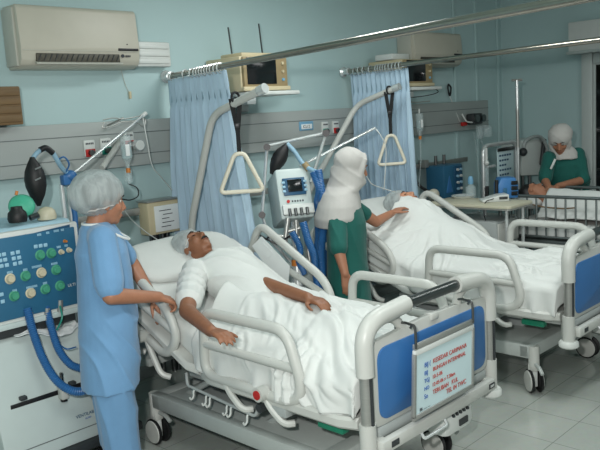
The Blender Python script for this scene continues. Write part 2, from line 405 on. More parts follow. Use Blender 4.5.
# ------------------------------------------------------------------ curtain rods and curtains
def rod(name, A, B, label, rings, hang=None):
    A = V(A); B = V(B); d = (B - A).normalized()
    t = thing(name, A, label, 'curtain rod', 'curtain rods')
    G().cyl(A, B, .019, 16).done('rod', M['rod'], t)
    G().lathe([(.0, -.01), (.03, -.008), (.045, .0), (.045, .012), (.026, .03), (.024, .06), (.032, .065), (.032, .08), (.02, .085)], A, d).done('finial', M['chrome'], t)
    for s in rings:
        c = A + d * s
        G().tube([c + (X * math.cos(a) + Z * math.sin(a)) * .031 - Z * .008 for a in [2 * PI * k / 14 for k in range(14)]], .0045, 6, closed=True).done('ring', M['chrome'], t)
    if hang:
        c = A + d * hang
        G().cyl(c, (c.x, c.y, CH), .014).done('hanger', M['rod'], t)
    return t
rA = V((3.2, 4.385, 2.12)); rB = V((2.40, .84, 2.12)); rC = V((5.13, 4.385, 2.15)); rD = V((4.72, 1.6, 2.15))
rod('curtain_rod', rA, rB, 'long steel curtain rod crossing above the front bed', [.12, .33, .44, .5, .54, .58, .62, .66, .70, .74, .79, .84], 3.41)
rod('curtain_rod', rC, rD, 'steel curtain rod above the far bed', [.16, .22, .28, .36, .44, .47, .5, .53, .56, .6, .64, .68, .72], 2.65)
def curtain(name, top0, top1, bot0, bot1, z1, z0, n, label):
    t = thing(name, (top0 + top1) / 2 * 1.0 - Z * z1, label, 'curtain', 'cubicle curtains')
    t.location.z = z0
    ax = (V(top1) - V(top0)); nrm = V((-ax.y, ax.x, 0)).normalized()
    def fn(u, v):
        e = v
        p = V(top0).lerp(V(top1), u).lerp(V(bot0).lerp(V(bot1), u), e)
        ph = u * n * 2 * PI + .9 * noise.noise(V((u * 5, v * 1.2, n))) * 2
        amp = .016 + .034 * min(1, v * 3) 
        if v < .08: amp = .012 + .1 * v
        off = amp * math.sin(ph) + .018 * v * math.sin(ph * .37 + 1)
        p = p + nrm * off + ax.normalized() * (.008 * math.sin(2 * ph))
        z = z1 + (z0 - z1) * v
        pinch = .02 * math.exp(-((v - .085) / .02) ** 2)
        return V((p.x, p.y, z)) - nrm * pinch * math.sin(ph)
    o = G().grid(fn, n * 12, 60).done('drape', M['curtain'], t, ang=180, solid=.003)
    def band(u, v): 
        p = fn(u, v * .055); return p + nrm * .004
    G().grid(band, n * 12, 3).done('heading_tape', M['pillow'] if False else M['curtain'], t, ang=180, solid=.003)
    return t
curtain('cubicle_curtain', V((3.18, 4.34, 0)), V((3.0, 3.50, 0)), V((3.11, 4.34, 0)), V((3.36, 3.62, 0)), 2.095, .3, 11, 'pale blue pleated curtain gathered behind the front bed')
curtain('cubicle_curtain', V((5.13, 4.3, 0)), V((5.05, 3.62, 0)), V((5.2, 4.34, 0)), V((5.27, 3.68, 0)), 2.125, .3, 12, 'pale blue pleated curtain gathered behind the far bed')

# ------------------------------------------------------------------ monitors on wall brackets
def crt(x0, label, yf=4.0, z0=1.985, shelf=True):
    w_, h_ = .47, .25
    t = thing('wall_monitor', (x0 + w_ / 2, WY, z0), label, 'monitor', 'wall monitors')
    G().box((x0 + w_ / 2, (yf + WY) / 2 + .0, z0 + h_ / 2), (w_, WY - yf - .02, h_), bev=.012).done('case', M['beige'], t)
    G().box((x0 + w_ / 2 , yf + .002, z0 + h_ / 2 + .008), (w_ - .03, .03, h_ - .03), bev=.01).done('bezel', M['beige2'], t)
    G().box((x0 + .19, yf - .013, z0 + h_ / 2 + .018), (.29, .012, .19), bev=.006).done('screen', M['screen'], t)
    G().box((x0 + w_ / 2, yf - .008, z0 + .018), (w_, .03, .03), bev=.006).done('lower_trim', M['beige'], t)
    for k in range(3): G().cyl((x0 + .4, yf - .01, z0 + .2 - .06 * k), (x0 + .4, yf - .025, z0 + .2 - .06 * k), .011).done('knob', M['bluel'] if k == 2 else M['beige'], t)
    G().cyl((x0 + .001, 4.17, z0 + .07), (x0 - .008, 4.17, z0 + .07), .01).done('side_screw', M['dark'], t)
    return t
def bracket(x0, label, yf=4.0, z0=1.985):
    t = thing('monitor_shelf', (x0 + .25, WY, z0 - .07), label, 'shelf', 'monitor shelves')
    G().box((x0 + .27, (yf + WY) / 2 - .06, z0 - .018), (.5, .42, .03), bev=.008).done('tray', M['white'], t)
    G().box((x0 + .03, (yf + WY) / 2 - .05, z0 - .07), (.09, .42, .05), bev=.008).done('support_arm', M['bedpaint'], t)
    G().box((x0 + .3, WY - .03, z0 - .06), (.12, .06, .16), bev=.008).done('wall_plate', M['bedpaint'], t)
    return t
crt(3.57, 'beige boxy monitor with dark screen on the shelf above the front bed'); bracket(3.57, 'white bracket shelf holding the monitor behind the front curtain')
tb = thing('antenna_box', (3.82, 4.2, 2.236), 'flat beige box with two upright aerials on the left monitor', 'box')
G().box((3.83, 4.19, 2.252), (.36, .24, .032), bev=.008).done('case', M['beige'], tb)
for x, h in ((3.69, .2), (4.0, .24)): G().cyl((x, 4.22, 2.262), (x - .02, 4.22, 2.262 + h), .006, 8).done('aerial', M['dark'], tb)
crt(5.5, 'beige boxy monitor half hidden behind the second curtain rod'); bracket(5.5, 'white bracket shelf holding the monitor by the second curtain')
o = G().box((5.62, 4.2, 2.265), (.26, .2, .055), bev=.01).done('paper_tray', M['white']); tag(o, 'small white tray lying on top of the second monitor', 'tray')
o = G().tube(spline([(5.93, 4.0, 1.98), (5.98, 3.95, 1.93), (5.9, 4.05, 1.9), (5.7, 4.2, 1.89)], 6), .004, 6).done('monitor_cable', M['rubber']); tag(o, 'thin dark cable looping below the second monitor', 'cable')

# ------------------------------------------------------------------ hospital beds
XC = 2.68
ANG = math.radians(26); HY = 2.95; MT = .68
def zb(y):
    """height of the mattress top along the bed: flat, then rising with the backrest"""
    d = y - HY
    if d < -.1: return MT
    if d < .1: return MT + (d + .1) ** 2 / .4 * math.tan(ANG)
    return MT + d * math.tan(ANG)
def make_bed(label):
    b = thing('hospital_bed', (XC, 2.85, 0), label, 'hospital bed', 'hospital beds')
    # chassis
    g = G()
    for x in (2.23, 3.03): g.box((x, 2.76, .262), (.06, 1.32, .085), bev=.008)
    for y in (3.38, 2.12): g.box((2.63, y, .262), (.86, .09, .085), bev=.01)
    g.box((2.63, 2.75, .285), (.74, 1.2, .03), bev=.005)
    g.done('chassis', M['chassis'], b)
    for x in (2.23, 3.03):
        for y in (3.42, 2.08):
            yw = rz(-.72) if (y < 3 and x < 2.6) else rz(0); Q = lambda dx, dy, z: V((x, y, z)) + yw @ V((dx, dy, 0)); AX = yw @ X
            c = G().cyl((x, y, .30), (x, y, .17), .034, 16).box((x, y, .165), (.055, .06, .05), bev=.01).done('caster', M['bedgrey'], b)
            G().box((x, y, .1), (.03, .05, .12), rot=yw, bev=.008).done('fork', M['white'], c)
            for s in (-1, 1):
                G().lathe([(.0, 0), (.05, 0), (.068, .002), (.075, .008), (.073, .016), (.05, .02), (0, .02)], Q(s * .019 - (.02 if s < 0 else 0), 0, .076), AX, 28).done('wheel', M['rubber'], c)
                G().lathe([(0, 0), (.066, 0), (.062, .005), (.02, .009), (0, .009)], Q(s * .037, 0, .076), AX * s, 24).done('hub_cap', M['bedgrey'], c)
            G().tube(arc([Q(0, -.02, .19), Q(0, -.09, .185), Q(0, -.13, .16)], .02), .012, 8).done('brake_pedal', M['chassis'], c)
    # lifting columns and struts between chassis and deck
    for y in (3.1, 2.42):
        G().box((2.65, y, .37), (.16, .22, .16), bev=.012).done('lift_column', M['bedpaint'], b)
    for x in (2.35, 2.95):
        for q in ((3.28, .28, 2.9, .50), (2.62, .28, 2.25, .50)): G().tube([(x, q[0], q[1]), (x, q[2], q[3])], .018, 8).done('lift_strut', M['chassis'], b)
    for x in (2.28, 3.06): G().box((x, 2.52, .475), (.04, 1.2, .05), bev=.006).done('deck_beam', M['chassis'], b)
    # mattress platform, flat part and raised part
    def slab(x0, x1, y0, y1, zo, th, bev=.018):
        g = G(); n = 12; R = []
        for k in range(n + 1):
            y = y0 + (y1 - y0) * k / n; z = zb(y) - zo; a = .03 if k in (0, n) else 0
            R.append([V((x0 + a, y, z - th + .012)), V((x0 + a + .012, y, z - th)), V((x1 - a - .012, y, z - th)), V((x1 - a, y, z - th + .012)), V((x1 - a, y, z - .012)), V((x1 - a - .012, y, z)), V((x0 + a + .012, y, z)), V((x0 + a, y, z - .012))])
        return g.skin(R)
    slab(2.165, 3.175, 1.895, 2.93, .138, .055).done('seat_platform', M['bedgrey'], b)
    slab(2.165, 3.175, 2.95, 3.74, .138, .05).done('backrest_platform', M['bedgrey'], b)
    for x in (2.4, 2.9): G().tube([(x, 2.95, .5), (x, 3.45, .72)], .014, 8).done('backrest_strut', M['darksteel'], b)
    G().tube([(2.65, 3.3, .29), (2.65, 3.5, .76)], .022, 8).done('backrest_actuator', M['darksteel'], b)
    # hook rail along the near side
    hr = G().tube(arc([(2.2, 3.06, .50), (2.185, 3.04, .44), (2.185, 2.52, .40), (2.2, 2.5, .46)], .02), .008, 8).done('hook_rail', M['bedpaint'], b)
    for k, y in enumerate((2.98, 2.88, 2.85, 2.72, 2.69, 2.57)):
        z = .435 - (3.0 - y) * .075
        G().tube(arc([(2.19, y, z), (2.176, y, z - .01), (2.176, y, z - .04), (2.157, y, z - .052), (2.15, y, z - .035)], .015), .005, 6).done('hook', M['white'], hr)
    G().box((2.26, 2.09, .44), (.05, .15, .035), bev=.008).done('release_board', M['greenpad'], b)
    G().box((2.19, 2.34, .475), (.05, .1, .05), bev=.01).done('hinge_block', M['bedpaint'], b)
    G().cyl((2.2, 2.47, .46), (2.165, 2.47, .457), .022, 16).done('crank_socket', M['dark'], b)
    # side rails: a closed tube loop with a bar between, carried by curved arms
    def side_rail(x, s, head, dy=0.):
        r = .0235
        if not head:
            L = [(x, 2.875 + dy, .54), (x, 2.85 + dy, .865), (x, 2.27 + dy, .865), (x, 2.185 + dy, .61), (x, 2.25 + dy, .53)]
            mid = [(x, 2.862 + dy, .70), (x, 2.225 + dy, .695)]
        else:
            # tilted with the backrest
            hy, hz = (.18, .025) if s < 0 else (0., 0.)
            L = [(x, a_ + hy, b_ + hz) for a_, b_ in ((3.67, .83), (3.51, 1.115), (2.96, .80), (2.90, .66), (3.01, .545))]
            mid = [(x, 3.59 + hy, .955 + hz), (x, 2.915 + hy, .69 + hz)]
        t = G().tube(arc(L, .085, 7, True), r, 12, closed=True, sq=1.15).done('side_rail', M['bedgrey'], b)
        G().tube(mid, r * .9, 10).done('middle_bar', M['bedgrey'], t)
        xi = x - s * .03
        arms = [(2.72 + dy, .54), (2.44 + dy, .535)] if not head else [(3.2 + hy, .635 + hz), (3.42 + hy, .735 + hz)]
        for (ay, az) in arms:
            G().tube(arc([(x, ay, az), (x + s * .012, ay - .04, az - .05), (x + s * .01, ay - .13, .42 if not head else az - .2), (xi, ay - .16, .42 if not head else az - .22)], .04), .017, 8).done('rail_arm', M['bedgrey'], t)
        if not head:
            G().cyl((x, 2.43 + dy, .545), (x + s * .055, 2.43 + dy, .545), .034, 16).done('release_housing', M['bedgrey'], t)
            G().cyl((x + s * .05, 2.43 + dy, .545), (x + s * .06, 2.43 + dy, .545), .022, 16).done('release_button', M['red'], t)
        else:
            G().cyl((x - s * .01, 3.2 + hy, .63 + hz), (x + s * .06, 3.2 + hy, .63 + hz), .034, 16).done('pivot', M['bedgrey'], t)
        return t
    for x, s in ((2.18, -1), (3.2, 1)):
        side_rail(x, s, False, -.11 if s > 0 else 0.); side_rail(x, s, True)
    # footboard
    fb = G().prism(arc([(2.225, 1.83, .50), (2.225, 1.83, .865), (2.56, 1.83, .885), (2.8, 1.83, .885), (3.135, 1.83, .865), (3.135, 1.83, .50)], .05, 4, True), (0, .03, 0), .006).done('footboard', M['bedgrey'], b)
    for s_ in (-1, 1): G().tube(arc([(2.68 + s_ * .485, 1.84, .74), (2.68 + s_ * .485, 1.84, .955), (2.68 + s_ * .195, 1.84, .975)], .13, 8), .039, 14).done('corner_tube', M['bedgrey'], fb)
    G().cyl((2.47, 1.84, .974), (2.92, 1.84, .974), .026, 14).done('handle_bar', M['darksteel'], fb)
    for s_ in (-1, 1): G().tube(arc([(2.68 + s_ * .38, 1.86, .945), (2.68 + s_ * .26, 1.86, .93), (2.68 + s_ * .21, 1.85, .87)], .04), .022, 10).done('grip_loop', M['bedgrey'], fb)
    for x in (2.195, 3.165):
        p = G().cyl((x, 1.84, .52), (x, 1.84, .75), .026, 16).done('post_sleeve', M['steel'], fb)
        G().box((x, 1.812, .63), (.012, .01, .22)).done('slot', M['dark'], p)
        G().cyl((x, 1.84, .38), (x, 1.84, .535), .036, 16).done('lower_post', M['bedgrey'], fb)
        G().lathe([(0, 0), (.05, 0), (.058, .008), (.058, .03), (.05, .04), (0, .04)], (x, 1.84, .345), Z, 20).done('bumper', M['bumper'], fb)
    G().prism(arc([(2.262, 1.822, .525), (2.262, 1.822, .835), (3.10, 1.822, .835), (3.10, 1.822, .525)], .06, 6, True), (0, .014, 0), .002).done('blue_panel', M['blue'], fb)
    o = fb.children[-1]; o['label'] = 'blue footboard panel'
    G().box((2.68, 1.845, .875), (.06, .05, .035), bev=.01).done('notch', M['bedgrey'], fb)
    cb = G().box((2.66, 1.795, .435), (.90, .04, .06), bev=.014).done('lower_crossbar', M['bedgrey'], b)
    for x in (2.25, 3.10): G().box((x, 1.82, .435), (.05, .07, .05), bev=.01).done('crossbar_mount', M['bedgrey'], cb)
    G().box((2.68, 1.85, .475), (.86, .05, .05), bev=.01).done('end_beam', M['bedpaint'], b)
    G().tube(arc([(2.48, 1.78, .41), (2.48, 1.765, .385), (2.66, 1.765, .385), (2.66, 1.78, .41)], .02), .007, 8).done('pull_handle', M['chrome'], cb)
    for x in (2.29, 3.07): G().box((x, 1.774, .438), (.05, .004, .026), bev=.001).done('label_plate', M['dark'], cb)
    g = G()
    for k in range(3): g.box((3.07 - .012 + .012 * k, 1.7715, .438), (.005, .002, .012))
    g.done('lettering', M['white'], cb)
    for x in (2.30, 3.065): G().lathe([(0, 0), (.04, 0), (.046, .01), (.046, .13), (.03, .14), (0, .14)], (x, 1.885, .37), Z, 18).done('corner_roller', M['bumper'], b)
    mc = G().box((2.84, 1.87, .335), (.24, .12, .12), bev=.03).done('control_box', M['white'], b)
    for k in range(5): G().cyl((2.78 + .03 * k, 1.815, .372), (2.78 + .03 * k, 1.805, .376), .008).done('control_button', M['dark'], mc)
    G().box((2.86, 1.807, .325), (.07, .008, .03)).done('control_label', M['dark'], mc)
    # headboard
    hb = G().tube(arc([(2.24, 3.93, .45), (2.24, 3.93, .9), (3.1, 3.93, .9), (3.1, 3.93, .45)], .12, 8), .03, 12).done('headboard', M['bedgrey'], b)
    G().box((2.67, 3.93, .68), (.8, .025, .36), bev=.01).done('head_panel', M['blue'], hb)
    G().box((2.67, 3.72, .44), (.8, .42, .05), bev=.01).done('head_beam', M['chassis'], b)
    return b
bed1 = make_bed('hospital bed in front holding the patient in white gown with capped head')
bed2 = dup(bed1); bed2.location = (XC + 1.88, 2.85, 0)
_sr = [o for o in bed2.children if o.name.startswith('side_rail')]
_sr[0].location.y -= .06; _sr[2].location.z += .03
bed2['label'] = 'hospital bed behind, holding the patient covered up to the chin'

def lift_pole(bed, pts, r=.024):
    p = G().tube(arc(pts, .1, 8), r, 14).done('lifting_pole', M['bedgrey'], bed)
    e = V(pts[-1]); d = (V(pts[-1]) - V(pts[-2])).normalized()
    G().cyl(e - d * .03, e + d * .03, r * 1.25, 14).done('pole_cap', M['chrome'], p)
    return p
lift_pole(bed1, [(2.98, 3.98, .42), (3.0, 3.97, 1.12), (3.0, 3.66, 1.83), (3.0, 3.19, 1.955)])
lift_pole(bed2, [(4.42, 4.28, .42), (4.42, 4.26, 1.1), (4.86, 4.02, 1.85), (4.90, 3.63, 1.965)])
def trapeze(apex, top, wd, ht, ax, label, slope=0.):
    apex = V(apex); ax = V(ax).normalized()
    t = thing('trapeze_handle', apex - Z * ht, label, 'trapeze handle', 'trapeze handles')
    a = apex - ax * .03; b_ = apex + ax * .03
    l = apex - ax * wd / 2 - Z * (ht + slope); r = apex + ax * wd / 2 - Z * (ht - slope)
    G().tube(arc([a, l, r, b_], .035, 6, True), .0135, 12, closed=True).done('handle', M['cream'], t)
    s = G()
    nrm = ax.cross(Z)
    for sg in (-1, 1):
        s.box((apex + V(top)) / 2 + ax * .014 * sg + nrm * .004 * sg + Z * .06, (.028, .006, (V(top) - apex).length * .62), rot=frame(V(top) - apex + ax * .05 * sg, ax))
    s.box(apex.lerp(V(top), .22) , (.026, .012, (V(top) - apex).length * .5), rot=frame(V(top) - apex, ax))
    st = s.done('strap', M['strap'], t)
    G().box(apex.lerp(V(top), .5), (.034, .02, .03), rot=frame(V(top) - apex, ax), bev=.004).done('buckle', M['black'], st)
    G().tube([V(top) + frame(Y) @ V((math.cos(a) * .03, math.sin(a) * .03, 0)) for a in [2 * PI * k / 16 for k in range(16)]], .008, 6, closed=True).done('pole_loop', M['strap'], st)
    return t
ZL = Z
trapeze((3.0, 3.43, 1.585), (3.0, 3.43, 1.925), .27, .235, RT * 1.0 + Y * .12, 'cream triangle handle on black strap hanging over the front patient', .0)
trapeze((4.89, 3.70, 1.585), (4.89, 3.70, 1.95), .24, .235, RT * 1.0 + Y * .2, 'cream triangle handle on black strap in front of the far curtain', .0)

# mattresses, pillows
def mattress(x, label):
    g = G(); R = []; n = 26; y0, y1 = 1.925, 3.73; x0, x1 = x - .455, x + .445
    for k in range(n + 1):
        y = y0 + (y1 - y0) * k / n; z = zb(y); e = .03 if k in (0, n) else 0
        R.append([V((p[0], y, p[1])) for p in arc([(x0 + e, z - .135 + e, 0), (x1 - e, z - .135 + e, 0), (x1 - e, z - e, 0), (x0 + e, z - e, 0)], .04, 5, True)])
    o = g.skin(R).done('mattress', M['linen'], loc=(x, 2.85, .54))
    return tag(o, label, 'mattress', 'mattresses')
mattress(2.67, 'white covered mattress under the patient in the front bed')
mattress(4.55, 'white covered mattress under the patient in the far bed')
def pillow(c, sx, sy, sz, label, ang=ANG):
    R = rx(ang)
    t = bmesh.new(); bmesh.ops.create_uvsphere(t, u_segments=40, v_segments=24, radius=1)
    for v in t.verts:
        p = v.co; sg = lambda a, e: math.copysign(abs(a) ** e, a)
        q = V((sg(p.x, .55) * sx, sg(p.y, .55) * sy, sg(p.z, .8) * sz * (1 - .35 * (abs(p.x) ** 4 + abs(p.y) ** 4))))
        q += q.normalized() * .006 * noise.noise(q * 9)
        v.co = R @ q + V(c)
    g = G(); g.merge(t)
    return tag(g.done('pillow', M['pillow']), label, 'pillow', 'pillows')
pillow((2.64, 3.56, 1.0), .40, .20, .055, 'white pillow under the head of the front patient', ANG)
pillow((4.52, 3.56, 1.0), .38, .19, .055, 'white pillow under the head of the far patient', ANG)

# sign hung on the footboard by two hooks
sg = thing('footboard_sign', (2.77, 1.79, .45), 'white sign with blue and red handwriting hung on the blue footboard', 'sign')
fr = RX = None
T0 = V((2.505, 1.79, .765)); tw = .46; th = .30; lean = rx(math.radians(-3))
def sp_(u, v, d=0.): return V((2.447 + u * tw - .04 * v, 1.772 - .012 * v - d, .805 - v * th))
def panel(u0, u1, v0, v1, d, th_):
    return [sp_(u0, v0, d), sp_(u1, v0, d), sp_(u1, v1, d), sp_(u0, v1, d)], V((0, th_, 0))
p, v = panel(0, 1, 0.12, 1, .0, .008); G().prism(p, v).done('board', M['sign'], sg)
for (a, b_, c, d_, m_, nm) in ((-.01, 1.01, -.03, .04, 'steel', 'top_channel'), (-.01, 1.01, .05, .13, 'white', 'clip_strip'), (-.02, .015, .1, 1.0, 'steel', 'edge_channel'), (.985, 1.02, .1, 1.0, 'steel', 'edge_channel'), (-.02, 1.02, .965, 1.03, 'steel', 'bottom_channel')):
    p, v = panel(a, b_, c, d_, .006, .016); G().prism(p, v, .002).done(nm, M[m_], sg)
for u in (.0, .985):
    x = 2.445 + u * tw
    G().tube(arc([(x, 1.79, .885), (x, 1.775, .905), (x, 1.765, .885), (x, 1.765, .80)], .015), .006, 8).tube(arc([(x, 1.775, .9), (x, 1.82, .905), (x, 1.865, .895), (x, 1.868, .87)], .015), .006, 8).done('hook', M['darksteel'], sg)
zy = (sp_(0, 0) - sp_(0, 1)).normalized()
def line(u, v, s, body, ink): text(body, s, M[ink], sg, sp_(u, v, .002), X, zy)
for v_, bl, rd, s in ((.33, 'BIJ (', 'KESEDAR CARIMANA', .034), (.445, 'BIJ', 'BUNGAH INTERMINAL', .031), (.555, 'TGJ', '10-5-06', .030), (.665, 'NO', '12-05-06 x 7.30am', .0285), (.78, 'So', 'TERUBAH   KUL', .034)):
    line(.15, v_ + .02, s * .82, bl, 'inkblue'); line(.29 if s > .03 else .28, v_ + .02, s * .84, rd, 'inkred')
line(.52, .90, .03, 'TEL 04 TWC', 'inkred'); line(.08, .94, .018, 'BIL ....... ....', 'inkdark')
# paper clipped to the far head rail of the front bed
pp = thing('paper_note', (3.16, 3.35, .85), 'white sheet of paper hung on the far head rail of the front bed', 'paper')
pl = [plane_pt for plane_pt in [(3.165, 3.56, .97), (3.165, 3.46, 1.04), (3.165, 3.22, .87), (3.165, 3.25, .73), (3.165, 3.33, .73)]]
G().prism(pl, (.002, 0, 0)).done('sheet', M['paper'], pp, smooth=False)
G().prism([(3.16, 3.50, .965), (3.16, 3.45, 1.005), (3.16, 3.36, .94), (3.16, 3.41, .90)], (.003, 0, 0)).done('flap', M['paper'], pp, smooth=False)

# ------------------------------------------------------------------ measuring helper: a point of the place from a sight line and one known coordinate
def ray(px, py): return (RC @ V((px - 300, 225 - py, -FPX))).normalized()
def at(px, py, axis, val):
    r = ray(px, py); return CAM + r * ((val - CAM[axis]) / r[axis])
def U(px, py, d):
    r = ray(px, py); return CAM + r * (d / r.dot(FW))

# ------------------------------------------------------------------ bed linen
def seg_d(x, y, a, b):
    ax, ay = a; bx, by = b; t = max(0, min(1, ((x - ax) * (bx - ax) + (y - ay) * (by - ay)) / ((bx - ax) ** 2 + (by - ay) ** 2)))
    return math.hypot(x - ax - t * (bx - ax), y - ay - t * (by - ay)), t
def cover(name, cx, y0, y1, hl, hr, bump, label, wr, seed, foot=.1, edge=lambda x: 0., creases=()):
    def crease(x, y):
        z = 0.
        for ax, ay, ux, uy, L, amp, wd in creases:
            dx = x - ax; dy = y - ay; t = dx * ux + dy * uy
            if t < 0 or t > L: continue
            n = dx * uy - dy * ux + .035 * math.sin(t * 9 + ax * 40)
            if abs(n) > 3.2 * wd: continue
            e = math.sin(PI * t / L); q = n / wd
            z += amp * e * (math.exp(-q * q) - .45 * math.exp(-(q - 1.5) ** 2))
        return z
    x0, x1 = cx - .475, cx + .465
    def fn(u, v):
        Wd = hl + (x1 - x0) + hr; s = u * Wd
        if s < hl: x = x0; drop = hl - s; sd = -1
        elif s > hl + x1 - x0: x = x1; drop = s - hl - (x1 - x0); sd = 1
        else: x = x0 + s - hl; drop = 0; sd = 0
        L = (y0 - y1) + foot; q = v * L
        fd = 0.
        if q <= y0 - y1: y = y0 - q + edge(x) * (1 - v)
        else: y = y1; fd = q - (y0 - y1)
        z = zb(y) + .014 + bump(x, y)
        # round the mattress edge
        e = min(x - x0, x1 - x); 
        if e < .06: z -= .035 * (1 - e / .06) ** 2
        lim = .128 - .012 * math.sin(x * 9) * math.sin(y * 7)
        drop0 = drop; drop = max(0, min(drop, lim - fd)); z -= fd
        if fd: y -= .012 + .01 * math.sin(x * 26)
        p = V((x, y, z - drop))
        if sd:
            k = min(1, drop / .12)
            p.x += sd * (.012 + .016 * k * math.sin(y * 31 + 3 * noise.noise(V((y * 4, seed, 0))))) - (sd * .012 * (1 - k))
            p.y += .02 * k * noise.noise(V((y * 9, seed + 4, drop * 4)))
        n = noise.noise(V((x * 3.1 + seed, y * 3.1, 0)))
        d1 = math.sin((x * .8 + y * .6) * 34 + 5 * n + seed) * (.4 + .8 * noise.noise(V((x * 2.3, y * 2.3, seed + 7))))
        d2 = 1 - 2 * abs(noise.noise(V((x * 5.5 + 2, y * 3.4, seed + 3.1))))
        if not sd: p.z += wr * (.45 * d1 + .6 * d2)
        cz = crease(x if not sd else x + sd * drop, y - fd)
        if sd: p.x += sd * abs(cz) * 1.2
        else: p.z += cz
        return p
    o = G().grid(fn, 190, 180).done(name, M['linen'], ang=180, solid=.006)
    return tag(o, label, 'bed sheet', 'bed sheets')
def b1(x, y):
    h = .09 + .09 * min(1, max(0, (y - 2.0) / 1.0)); e = max(0, abs(x - 2.64) - .15)
    b = h * math.exp(-(e / .15) ** 2) * (1 if y < 3 else 1)
    r = math.hypot(x - 2.62, y - 2.5); th_ = math.atan2(y - 2.5, x - 2.62)
    w_ = math.exp(-((th_ + 2.2) / .55) ** 2) * min(1, r / .3)
    b += .010 * w_ * math.sin(th_ * 14 + 2 * noise.noise(V((x * 4, y * 4, 0))))
    for cx_ in (2.54, 2.76): b += .014 * math.exp(-((x - cx_) / .07) ** 2)
    return b
def b1_old(x, y):
    s = 0
    for a, b_, h, r in (((2.57, 2.9), (2.46, 2.08), .125, .125), ((2.77, 2.9), (2.76, 2.1), .12, .125), ((2.66, 3.1), (2.66, 2.8), .20, .23)):
        d, t = seg_d(x, y, a, b_); s += (h * math.exp(-(d / r) ** 2)) ** 2.4
    for fx in (2.46, 2.76): s += (.19 * math.exp(-((x - fx) ** 2 + (y - 2.1) ** 2) / .012)) ** 2.4
    return s ** (1 / 2.4)
rn = random.Random(11); CR1 = []; CR2 = []
for k in range(46):
    a = -2.15 + rn.uniform(-.55, .45); CR1.append((rn.uniform(2.3, 3.1), rn.uniform(2.2, 2.92), math.cos(a), math.sin(a), rn.uniform(.18, .5), rn.uniform(.005, .013), rn.uniform(.010, .020)))
for k in range(9):
    a = -2.95 + k * .17; CR1.append((2.52, 2.40, math.cos(a), math.sin(a), rn.uniform(.5, .75), rn.uniform(.016, .028), rn.uniform(.018, .028)))
for k in range(60):
    a = rn.uniform(-PI, PI); r = rn.uniform(.03, .33); s_ = rn.uniform(-.3, .3)
    CR2.append((4.58 + math.cos(a) * r, 2.95 + math.sin(a) * r, math.cos(a + s_), math.sin(a + s_), rn.uniform(.2, .5), rn.uniform(.007, .017), rn.uniform(.010, .020)))
for k in range(26):
    a = rn.uniform(-2.4, -.4); CR2.append((rn.uniform(4.15, 4.9), rn.uniform(2.1, 2.6), math.cos(a), math.sin(a), rn.uniform(.15, .4), rn.uniform(.006, .014), rn.uniform(.010, .018)))
cover('bed_sheet', 2.67, 3.06, 1.92, .17, .10, b1, 'white sheet over the legs of the front patient, spilling over the side', .021, 1.3, .12, lambda x: .16 * (x - 2.67), CR1)
def b2(x, y):
    x -= 1.88; s = 0
    for a, b_, h, r in (((2.57, 2.9), (2.5, 2.1), .062, .17), ((2.77, 2.9), (2.8, 2.1), .060, .15), ((2.70, 3.10), (2.70, 2.95), .255, .31), ((2.66, 3.4), (2.68, 3.2), .20, .25)):
        d, t = seg_d(x, y, a, b_); s += (h * math.exp(-(d / r) ** 2)) ** 2.6
    s += (.07 * math.exp(-((x - 2.90) ** 2 + (y - 2.25) ** 2) / .02)) ** 2.6
    return s ** (1 / 2.6)
cover('bed_sheet', 4.55, 3.34, 1.92, .17, .12, b2, 'white sheet over the large belly of the far patient', .022, 8.1, .12, creases=CR2)

# ------------------------------------------------------------------ people
def head(g, c, F, Up, s=1.):
    F = V(F).normalized(); Up = (V(Up) - F * V(Up).dot(F)).normalized(); L = Up.cross(F); c = V(c)
    R = Matrix((F, L, Up)).transposed()
    P = lambda f, l, u: c + (F * f + L * l + Up * u) * s
    S = lambda *r: tuple(v * s for v in r)
    g.ball(P(-.012, 0, .035), S(.098, .077, .088), R, 24, 16)
    g.ball(P(.028, 0, -.02), S(.066, .066, .092), R, 24, 16)
    g.ball(P(.044, 0, -.078), S(.042, .046, .040), R)
    g.ball(P(.072, 0, -.096), S(.02, .024, .02), R)
    for l in (-1, 1):
        g.ball(P(.058, l * .038, -.022), S(.03, .026, .028), R)
        g.cap(P(.083, l * .014, .034), P(.07, l * .05, .034), .012 * s, .010 * s)
        g.ball(P(-.008, l * .078, -.012), S(.020, .010, .034), R @ rx(l * .15))
        g.ball(P(.098, l * .013, -.036), S(.012, .010, .009), R)
    g.cap(P(.088, 0, .022), P(.113, 0, -.026), .009 * s, .013 * s)
    g.cap(P(.088, -.018, -.060), P(.088, .018, -.060), .010 * s, .010 * s); g.cap(P(.086, -.016, -.073), P(.086, .016, -.073), .011 * s, .011 * s)
    return P, R
def face_parts(root, P, R, s=1., closed=False, moustache=False, brow='hair'):
    for l in (-1, 1):
        e = G().ball(P(.069, l * .031, .012), (.0135 * s,) * 3).done('eye', M['eye'] if not closed else M['skin_dark'], root)
        if not closed: G().ball(P(.0785, l * .031, .011), (.0065 * s,) * 3).done('iris', M['iris'], e)
        G().tube([P(.094, l * .016, .036), P(.093, l * .032, .042), P(.080, l * .052, .036)], [.003 * s, .0045 * s, .002 * s], 8).done('eyebrow', M[brow], root)
        if closed: G().tube([P(.086, l * .022, .010), P(.087, l * .032, .007), P(.081, l * .043, .009)], .0025 * s, 6).done('eyelashes', M['hair'], root)
    G().tube([P(.097, -.020, -.066), P(.1, 0, -.064), P(.097, .020, -.066)], [.003 * s, .006 * s, .003 * s], 8).done('lips', M['lip'], root)
    if moustache: G().tube([P(.094, -.028, -.058), P(.104, -.010, -.050), P(.104, .010, -.050), P(.094, .028, -.058)], [.003 * s, .0075 * s, .0075 * s, .003 * s], 8).done('moustache', M['hair'], root)
